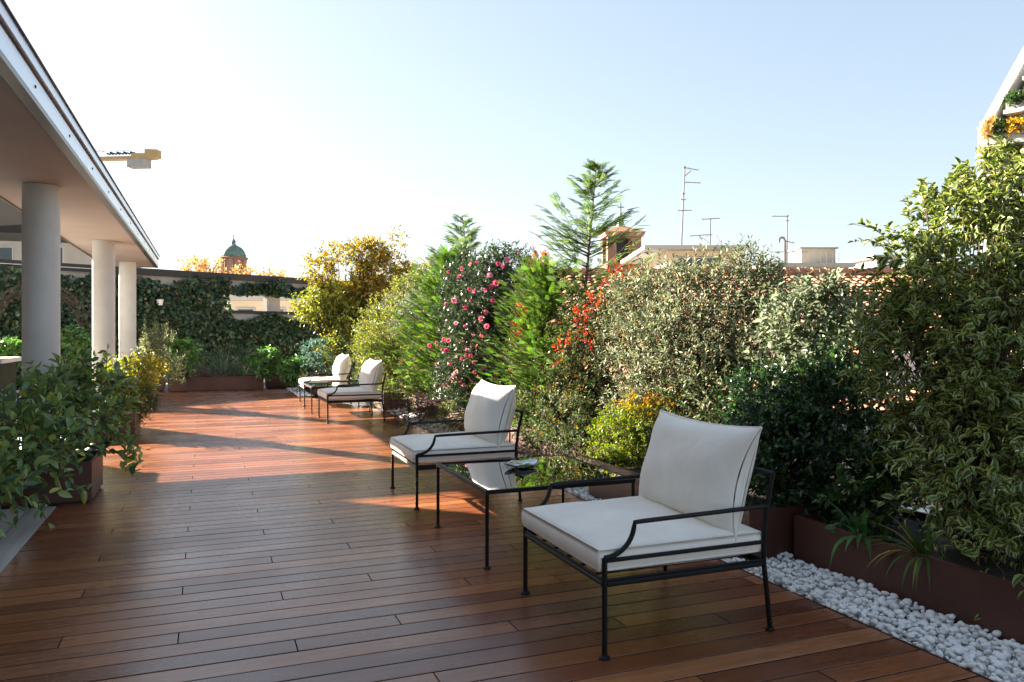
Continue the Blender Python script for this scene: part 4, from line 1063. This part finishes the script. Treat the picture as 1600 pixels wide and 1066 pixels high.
shrub('grey_leaved_shrub', 'upright grey-leaved shrub rising before the farthest column on the left', 'shrub', (-1.2, 16.2, .3),
      [(235, 555, 15.2, 22, 30), (255, 580, 15.0, 26, 26), (250, 535, 15.2, 16, 22)], 420, .16, 9, .06, .36, [((.22,.24,.13), 4), ((.12,.15,.07), 3), ((.32,.33,.16), 2)], 'fold', 'leaf', seed=66, shell=.2, up=1.1,
      shoots=[(228, 488, 15.2, 560), (243, 500, 15.2, 560), (254, 510, 15.2, 560), (283, 560, 14.9, 590), (290, 548, 14.9, 585)])

# ================================================================== CITY BEYOND
def face_rz(p): return -R(21.45) + 0
# tiled roof right behind the terrace
tr = empty('tiled_roof_house', W(1290, 560, 17), face_rz(0), 'house with terracotta barrel-tiled roof just beyond the terrace', 'building')
def tiled(parent, x0, x1, y0, z0, y1, z1, colw=.24, rowl=.38):
    nx = int((x1-x0)/colw); sl_ = math.hypot(y1-y0, z1-z0); nr = int(sl_/rowl); V = []; Fs = []
    dy, dz = (y1-y0)/sl_, (z1-z0)/sl_; r_ = np.random.default_rng(3)
    for i in range(nx):
        for j in range(nr):
            base = len(V); jx = r_.uniform(-.01, .01); jz = r_.uniform(-.006, .012)
            for e in (0, 1):
                s = (j + e*1.12)*rowl; lift = .035*(1-e) + jz; w = colw*(.42 if e else .5)
                for a in (0, .25, .5, .75, 1):
                    an = math.pi*a; V.append((x0+(i+.5)*colw+jx-math.cos(an)*w, y0+dy*s-dz*lift, z0+dz*s+dy*lift+math.sin(an)*colw*.22))
            for k in range(4): Fs.append((base+k, base+k+1, base+5+k+1, base+5+k))
    ob('roof_deck', mesh_from('roof_deck', [(x0, y0, z0-.01), (x1, y0, z0-.01), (x1, y1, z1-.01), (x0, y1, z1-.01)], [(0, 1, 2, 3)], M['tile']), parent)
    o = ob('tiles', mesh_np('tiles', np.array(V), np.array(Fs), M['tile']), parent); o['kind'] = 'stuff'
# eave near & low, ridge far & high (local y = view direction)
tiled(tr, -6, 9, -4.5, -.75, 6, 2.25)
MB().prism([(-4.4, -.92), (6.0, 2.15), (14, -.9), (14, -19), (-4.4, -19)], -6, 9, 'x').build('walls', M['stucco'], tr)
b = MB()
for i in range(38): b.tube([(-6+i*.4, 6, 2.32), (-6+i*.4+.43, 6, 2.34)], [.16, .10], 8)
b.build('ridge_tiles', M['tile'], tr); 
ch = MB().box((4.2, 1.5, .2), (5.0, 2.3, 1.7)).box((4.1, 1.4, 1.702), (5.1, 2.4, 1.8)).build('chimney', M['brick'], tr)
ch = MB().box((-.2, -3.2, -1.0), (.6, -2.6, .15)).box((-.3, -3.3, .152), (.7, -2.5, .22)).build('chimney', M['whitewall'], tr)
# second lower roofs to fill gaps behind the hedge
for i, (px, Z, w_, h_, lab) in enumerate(((960, 22, 9, .2, 'low tiled house beyond the hedge, left of the big tiled roof'), (1720, 20, 10, 1.3, 'tiled house at the far right behind the variegated shrub'))):
    p = W(px, 518, Z); e_ = empty('tiled_roof_house', p, -R(21.45), lab, 'building')
    MB().prism([(-5, -2.5-.2), (3, h_-.2), (11, -2.7), (11, -19), (-5, -19)], -w_/2, w_/2, 'x').build('walls', M['stucco'], e_)
    tiled(e_, -w_/2, w_/2, -5.1, -2.55, 3, h_, .3, .5)

def bld(name, px, ytop, Z, wpx, depth, label, m, roof=True, rz=None, cat='building'):
    p = W(px, ytop, Z); w_ = wpx*Z/F; e_ = empty(name, (p[0], p[1], -18), -R(21.45) if rz is None else rz, label, cat); H = p[2]+18
    MB().box((-w_/2, 0, 0), (w_/2, depth, H)).build('wall', m, e_)
    if roof: MB().box((-w_/2-.4, -.4, H+.002), (w_/2+.4, depth+.4, H+.25)).build('roof', M['conc'], e_)
    return e_, w_, H
def windows(e_, xs, zs, w, h, yf=0, shut=None):
    for x in xs:
        for z in zs:
            f_ = MB().box((x-w/2-.08, yf-.06, z-.08), (x+w/2+.08, yf-.003, z)).box((x-w/2-.08, yf-.06, z), (x-w/2, yf-.003, z+h)).box((x+w/2, yf-.06, z), (x+w/2+.08, yf-.003, z+h)).box((x-w/2-.08, yf-.06, z+h), (x+w/2+.08, yf-.003, z+h+.08)).build('window', M['conc'], e_)
            MB().box((x-w/2, yf-.03, z), (x+w/2, yf-.004, z+h)).build('pane', M['window'], f_)
# attic block with flat overhanging roof under the tall aerial
e_, w_, H = bld('attic_block', 1100, 392, 42, 118, 8, 'beige attic block with thin flat roof under the tallest aerial', M['stucco'], False)
MB().box((-w_/2-1.3, -.8, H+.002), (w_/2+.1, 8.4, H+.22)).build('roof', M['conc'], e_)
windows(e_, [-1.1, .6], [H-1.0], .9, .6)
windows(e_, [-.25], [H-1.0], .35, .6)
MB().prism([(-w_/2-2.2, H-1.95), (-w_/2-.002, H-1.2), (-w_/2-.002, H-1.35), (-w_/2-2.2, H-2.1)], .5, 6, 'y').build('side_roof', M['conc'], e_)
MB().box((-w_/2-2.0, .6, 0), (-w_/2-.004, 6, H-2.12)).build('side_wall', M['stucco'], e_)
# terrace block with stair hut
e_, w_, H = bld('terrace_block', 1262, 418, 46, 120, 9, 'beige rooftop block carrying a square stair hut', M['stucco'])
hz = W(1277, 386, 46)[2] + 18
hut = MB().box((.0, 1.0, H+.252), (2.05, 3.2, hz)).build('stair_hut', M['stucco'], e_); MB().box((-.12, .9, hz+.002), (2.2, 3.3, hz+.09)).build('hut_roof', M['conc'], hut)
b = MB()
for k in range(12): b.tube([(-w_/2+.1+k*.36, -.1, H+.25), (-w_/2+.1+k*.36, -.1, H+.9)], .012, 4)
b.tube([(-w_/2, -.1, H+.9), (0, -.1, H+.9)], .02, 4); b.build('railing', M['galv'], e_)
pt_ = MB(); pp_ = [(-1.55, -.6, H-2.5), (-1.55, -.6, H+1.5), (-1.62, -.6, H+1.66), (-1.75, -.6, H+1.70), (-1.88, -.6, H+1.62), (-1.92, -.6, H+1.4)]
pt_.tube(pp_, .07, 8).build('vent_pipe', M['galv'], e_, True)
for x in (-.55, -.35): MB().box((x, -.35, H-1.6), (x+.14, -.02, H+.0)).build('flue', M['whitewall'], e_)
e_, w_, H = bld('white_block', 1383, 404, 60, 28, 9, 'small white building just left of the variegated shrub top', M['whitewall'])
windows(e_, [.0], [H-1.5], .5, .8)
# aerials
def aerial(px, ytop, ybot, Z, els, label, lean=0, r_=.05):
    a = W(px, ybot, Z); t_ = W(px+lean, ytop, Z); root = empty('tv_aerial', a, -R(21.45), label, 'aerial', 'television aerials on the roofs'); H = t_[2]-a[2]; k = Z/F
    MB().tube([(0, 0, 0), (lean*k, 0, H)], [r_, r_*.7], 8).build('mast', M['galv'], root)
    for (yy, x0, x1, dy, nel, el) in els:
        z = a[2]*0 + (ybot-yy)*k; xl = lean*k*(z/H); b = MB()
        p0 = Vector((xl+x0*k, 0, z)); p1 = Vector((xl+x1*k, 0, z-dy*k)); b.tube([p0, p1], .028, 6)
        for i in range(nel):
            q = p0.lerp(p1, i/max(1, nel-1)); s = el*k*(1-.3*i/max(1, nel))
            b.tube([q+Vector((0, -s, .03)), q+Vector((0, s, .03))], .014, 5)
            if i == 0: b.tube([q+Vector((0, 0, -s*.5)), q+Vector((0, 0, s*.5))], .014, 5)
        b.build('antenna', M['galv'], root)
    return root
aerial(1064, 259, 395, 44, [(262, -2, 22, 4, 8, 5), (285, 0, 26, 1, 9, 5), (276, 0, 10, -9, 4, 4), (312, -4, 4, 0, 3, 5), (329, -8, 14, 0, 5, 4), (303, -2, 2, 0, 2, 4)], 'tallest television aerial, standing on the attic block', 6, .055)
aerial(1109, 341, 392, 44, [(343, -14, 15, -2, 7, 4), (369, -32, -4, -2, 8, 4), (367, -4, 3, 0, 2, 4)], 'short television aerial on the attic block roof, right of the tallest', 1, .05)
aerial(1229, 336, 430, 46, [(338, -24, 2, 0, 8, 5), (376, -6, 12, 4, 5, 5), (345, -3, 3, 0, 2, 5)], 'slim television aerial left of the stair hut', 1, .05)

# brick bell tower
p = W(970, 358, 95); bt = empty('bell_tower', (p[0], p[1], -18), -R(17), 'red brick bell tower with tiled pyramid roof and cross', 'tower'); k = 95/F
w2 = 26*k; zt = EYE+(518-366)*k+18; zo0 = EYE+(518-412)*k+18; zo1 = EYE+(518-384)*k+18
b = MB(); t_ = .7
b.box((-w2, -w2, 0), (w2, w2, zo0))
for sx in (-1, 1):
    for sy in (-1, 1): b.box((min(sx*w2, sx*(w2-1.0)), min(sy*w2, sy*(w2-1.0)), zo0), (max(sx*w2, sx*(w2-1.0)), max(sy*w2, sy*(w2-1.0)), zo1))
b.box((-w2, -w2, zo1+.8), (w2, w2, zt-.5)); b.build('shaft', M['brick'], bt)
MB().box((-w2+1.3, -w2+1.3, zo0+.001), (w2-1.3, w2-1.3, zt-.6)).build('chamber_shade', M['dark'], bt)  # solid dark core: interior shade behind the arches put into its colour
# arches
def arch(parent, w, z0, z1, y, m):
    pts = [(-w, z1)] + [(-w+1.0+(2*w-2)*(1-math.cos(a))/2, z0 + math.sin(a)*.8) for a in [math.pi*i/10 for i in range(11)]] + [(w, z1)]
    pts = [(-w, z0)] + [(-w+1.0+(2*w-2)*(1-math.cos(a))/2, z0 + math.sin(a)*.75) for a in [math.pi*i/10 for i in range(11)]] + [(w, z0), (w, z1), (-w, z1)]
    return MB().prism(pts, y, y+.7, 'y')
a1 = arch(bt, w2, zo1, zo1+.8, -w2, M['brick']).build('arch', M['brick'], bt); a2 = arch(bt, w2, zo1, zo1+.8, w2-.7, M['brick']).build('arch', M['brick'], bt)
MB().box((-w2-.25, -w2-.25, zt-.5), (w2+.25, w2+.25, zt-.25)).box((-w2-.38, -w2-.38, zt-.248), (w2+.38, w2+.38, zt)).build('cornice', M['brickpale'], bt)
zr = EYE+(518-352)*k+18; e = w2+.55
MB().add([(-e, -e, zt+.003), (e, -e, zt+.003), (e, e, zt+.003), (-e, e, zt+.003), (0, 0, zr)], [(0, 3, 2, 1), (0, 1, 4), (1, 2, 4), (2, 3, 4), (3, 0, 4)]).build('roof', M['tile'], bt)
zf = EYE+(518-332)*k+18; zc = EYE+(518-317)*k+18
MB().lathe([(.55, 0), (.42, .5), (.32, 1.1), (.12, zf-zr+.3)], (0, 0, zr-.3), 10).build('finial', M['copper'], bt, True)
MB().box((-.05, -.05, zf-.05), (.05, .05, zc)).box((-.42, -.04, zf+(zc-zf)*.5), (-.052, .04, zf+(zc-zf)*.5+.1)).box((.052, -.04, zf+(zc-zf)*.5), (.42, .04, zf+(zc-zf)*.5+.1)).build('cross', M['dark'], bt)
# domed tower, far left
k = 150/F; p = W(365, 430, 150); dt = empty('domed_tower', (p[0], p[1], -18), -R(21.45), 'small brick tower with green copper dome and cross above the far wall', 'tower')
zb = EYE+(518-403)*k+18; zd = EYE+(518-384)*k+18
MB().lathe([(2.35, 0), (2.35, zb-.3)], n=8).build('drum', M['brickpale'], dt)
b = MB()
for i in range(8):
    a = math.pi/8 + i*math.pi/4; b.tube([(2.2*math.cos(a), 2.2*math.sin(a), zb-3.6), (2.2*math.cos(a), 2.2*math.sin(a), zb-.3)], .22, 6)
b.build('pilasters', M['brick'], dt)
for i in range(8):
    a = i*math.pi/4+math.pi/8; 
MB().lathe([(2.75, -.32), (2.8, 0), (2.5, .1)], (0, 0, zb), 8).build('cornice', M['brick'], dt)
MB().lathe([(2.35, .11), (2.3, .5), (2.0, 1.3), (1.45, 1.95), (.75, 2.35), (.45, 2.5)], (0, 0, zb), 16).build('dome', M['copper'], dt, True)
zz = zb+2.5
MB().lathe([(.42, .0), (.36, .55), (.5, .6), (.2, 1.0), (.06, 1.25)], (0, 0, zz), 8).build('lantern', M['copper'], dt)
MB().box((-.04, -.04, zz+1.2), (.04, .04, zz+2.1)).box((-.33, -.04, zz+1.65), (-.042, .04, zz+1.73)).box((.042, -.04, zz+1.65), (.33, .04, zz+1.73)).build('cross', M['dark'], dt)
# autumn trees behind the wall
AT = [((.50,.30,.12), 4), ((.42,.22,.09), 3), ((.52,.38,.18), 2)]
for i, (px, py, rx, ry, lab) in enumerate(((315, 420, 28, 16, 'orange autumn treetop left of the domed tower'), (372, 428, 26, 9, 'sparse orange autumn treetop in front of the domed tower'), (430, 432, 26, 8, 'low orange autumn treetop right of the domed tower'))):
    c_ = W(px, 470, 44)
    shrub('autumn_tree', lab, 'tree', (c_[0], c_[1], -18), [(px, py+8, 44, rx, ry)], (110, 45, 60)[i], .7, 6, .26, .6, AT, 'lozenge', 'leaf', seed=80+i, group='autumn trees beyond the far wall', shell=.1, stem_r=.05, up=.9, nstem=3)
# buildings beyond the far wall on the left
e_, w_, H = bld('apartment_block', 45, 372, 48, 110, 10, 'grey apartment block behind the far wall at the left edge', M['stucco2'])
windows(e_, [-1.5, .3, 1.6], [H-1.9, H-4.6], 1.0, 1.3)
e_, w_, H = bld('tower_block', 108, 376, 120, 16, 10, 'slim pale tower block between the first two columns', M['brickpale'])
windows(e_, [-.4, .4], [H-2-i*2.6 for i in range(4)], .35, 1.2)
e_, w_, H = bld('low_house', 425, 470, 36, 150, 6, 'pale house seen through the long wall opening', M['stucco'])
windows(e_, [-1.2, .2, 1.5], [H-1.1], .7, .7)
e_, w_, H = bld('green_roofed_block', 700, 405, 90, 60, 12, 'distant grey block with balcony behind the camellia', M['stucco2'])
MB().box((-w_/2-.3, -1.4, H-2.6), (w_/2+.3, -.002, H-2.3)).build('balcony', M['whitewall'], e_)
windows(e_, [-1.4, .2, 1.6], [H-1.9], .9, 1.2)
for i, (px, yt, Z, w__, lab) in enumerate(((560, 470, 70, 170, 'long low block just behind the orange maple'), (820, 455, 75, 120, 'low block glimpsed behind the conifers'), (1480, 470, 55, 160, 'pale block glimpsed through the variegated shrub'))):
    e_, w_, H = bld('low_block', px, yt, Z, w__, 10, lab, M['stucco'])
    windows(e_, [-w_*.3, 0, w_*.3], [H-2.2], 1.0, 1.3)
# tower crane
k = 160/F; base = W(64, 300, 160); cr = empty('tower_crane', (base[0], base[1], -18), -R(21.45)-R(6), 'yellow tower crane with grey counterweight beyond the canopy edge', 'crane')
zj = EYE+(518-250)*k+18
def lattice(b, p0, p1, w, n, r_=.09):
    p0, p1 = Vector(p0), Vector(p1); t_ = (p1-p0).normalized(); a = t_.orthogonal().normalized()*w/2; c_ = t_.cross(a.normalized())*w/2; cs = [a+c_, a-c_, -a-c_, -a+c_]
    for q in cs: b.tube([p0+q, p1+q], r_, 4)
    for i in range(n):
        s0, s1 = p0.lerp(p1, i/n), p0.lerp(p1, (i+1)/n)
        for j in range(4): b.tube([s0+cs[j], s1+cs[(j+1) % 4]], r_*.6, 4)
b = MB(); lattice(b, (0, 0, 0), (0, 0, zj+1.5), 1.6, 26); b.build('mast', M['crane'], cr)
b = MB(); lattice(b, (-45, 0, zj), (-1, 0, zj), 1.2, 30); b.build('jib', M['crane'], cr)
L_ = (255-64)*k*1.02
MB().box((1, -.8, zj-.45), (L_-1.4, .8, zj+.2)).box((L_-5.5, -.9, zj+.202), (L_-.2, .9, zj+.7)).prism([(L_-5.5, zj-.46), (L_-1.2, zj-.46), (L_, zj-.2), (L_, zj+1.35), (L_-2.6, zj+1.55), (L_-2.6, zj+.705), (L_-5.5, zj+.704)], -.85, .85, 'y').build('counter_jib', M['crane'], cr)
MB().box((L_-6.2, -1.1, zj-2.1), (L_-2.3, 1.1, zj-.47)).build('counterweight', M['conc'], cr)
b = MB()
for kx in range(9): b.box((L_-11+kx*.72, -.5, zj+.72), (L_-10.75+kx*.72, .5, zj+1.0+.2*(kx % 2)))
b.tube([(1, -.8, zj+1.3), (L_-6, -.8, zj+1.25)], .05, 4); b.build('machinery', M['dark'], cr)
b = MB(); b.tube([(0, 0, zj+1.5), (-1, 0, zj+6)], .3, 5).tube([(-1, 0, zj+6), (-30, 0, zj+.7)], .06, 4).tube([(-1, 0, zj+6), (L_-10, 0, zj+.7)], .05, 4); b.build('tie_bars', M['crane'], cr)

# planted tower at the right edge
Zt = 85; p = W(1533, 518, Zt); TRZ = -R(52.4) - R(14); tw = empty('planted_tower', (p[0], p[1], -18), TRZ, 'white-edged residential tower with planted balconies above the variegated shrub', 'tower')
tu = np.array((math.cos(TRZ), math.sin(TRZ)))
def tloc(px, py):
    """position on the tower front seen at a pixel: distance along the front, height above its foot"""
    dx = (px - 800) / F; r_ = np.array((.3657 + .9307*dx, .9307 - .3657*dx))
    s_, Z_ = np.linalg.solve(np.array([[tu[0], -r_[0]], [tu[1], -r_[1]]]), -p[:2])
    return s_, EYE - (py - 518)*Z_/F + 18
ed = [(tloc(1533, 400)[0], 0)] + [tloc(*q) for q in ((1533, 204), (1600, 83), (1665, -30))]
MB().prism([(x+1.0, z-.5 if z else 0) for x, z in ed] + [(40, ed[3][1]-.5), (40, 0)], 1.6, 14, 'y').build('core', M['stucco2'], tw)
b = MB()
for (xa, za), (xb, zb_) in zip(ed[:-1], ed[1:]): b.prism([(xa-.2, za), (xa+.75, za), (xb+.75, zb_), (xb-.2, zb_)], -.6, 14, 'y')
b.build('edge_frame', M['whitewall'], tw)
def edge_at(z):
    for (xa, za), (xb, zb_) in zip(ed[:-1], ed[1:]):
        if za <= z <= zb_: return xa + (xb-xa)*(z-za)/(zb_-za)
    return ed[-1][0]
for i, yy in enumerate((365, 319, 273, 227, 181, 135, 89, 43)):
    z = tloc(1545, yy)[1]; x0 = max(edge_at(z), edge_at(z+1.5)) + .8
    s_ = MB().box((x0, -1.3, z-.4), (38, 1.598, z)).build('balcony_slab', M['whitewall'], tw)
    MB().box((x0+.2, -1.25, z+.002), (38, -1.15, z+.8)).build('parapet', M['conc'], s_)
    b = MB()
    for q in range(14): b.box((x0+.6+q*.9, -1.29, z+.802), (x0+.65+q*.9, -1.24, z+1.25))
    b.box((x0+.4, -1.3, z+1.252), (38, -1.22, z+1.3)); b.build('railing', M['galv'], s_)
    for wx in range(3):
        f_ = MB().box((x0+1.4+wx*3.4, 1.50, z+.3), (x0+3.4+wx*3.4, 1.597, z+2.55)).build('window', M['whitewall'], tw)
        MB().box((x0+1.52+wx*3.4, 1.47, z+.42), (x0+3.28+wx*3.4, 1.499, z+2.43)).build('pane', M['window'], f_)
BR = [((.30,.16,.09), 3), ((.18,.2,.06), 3)]
for i, (px, py, rx, ry, pal, lab) in enumerate(((1549, 203, 10, 16, AT, 'rust-coloured balcony shrub on the planted tower corner'), (1562, 235, 28, 12, YG, 'yellow-green shrubs on the lowest visible balcony of the tower'), (1548, 255, 14, 20, BR, 'brownish creeper below the lowest tower balcony'),
        (1564, 203, 10, 14, G1, 'green balcony shrub beside the orange one on the tower'), (1590, 200, 16, 12, [((.5,.30,.05), 4), ((.35,.3,.05), 2)], 'orange-yellow balcony shrub on the tower'), (1588, 157, 14, 9, G1, 'green shrub on the upper tower balcony'), (1580, 262, 24, 16, YG, 'yellowish hanging plants low on the tower'))):
    dx = (px-800)/F; s_, z_ = tloc(px, py+ry); c_ = np.array((*(p[:2]+tu*s_ + .9*np.array((tu[1], -tu[0]))*1.0), z_-18))
    Zc = c_[0]*.3657+c_[1]*.9307
    shrub('balcony_shrub', lab, 'shrub', c_, [(px, py, Zc, rx, ry)], 200, .5, 7, .34, .6, pal, 'lozenge', 'leaf', seed=90+i, group='shrubs on the tower balconies', shell=.3, stem_r=.03)
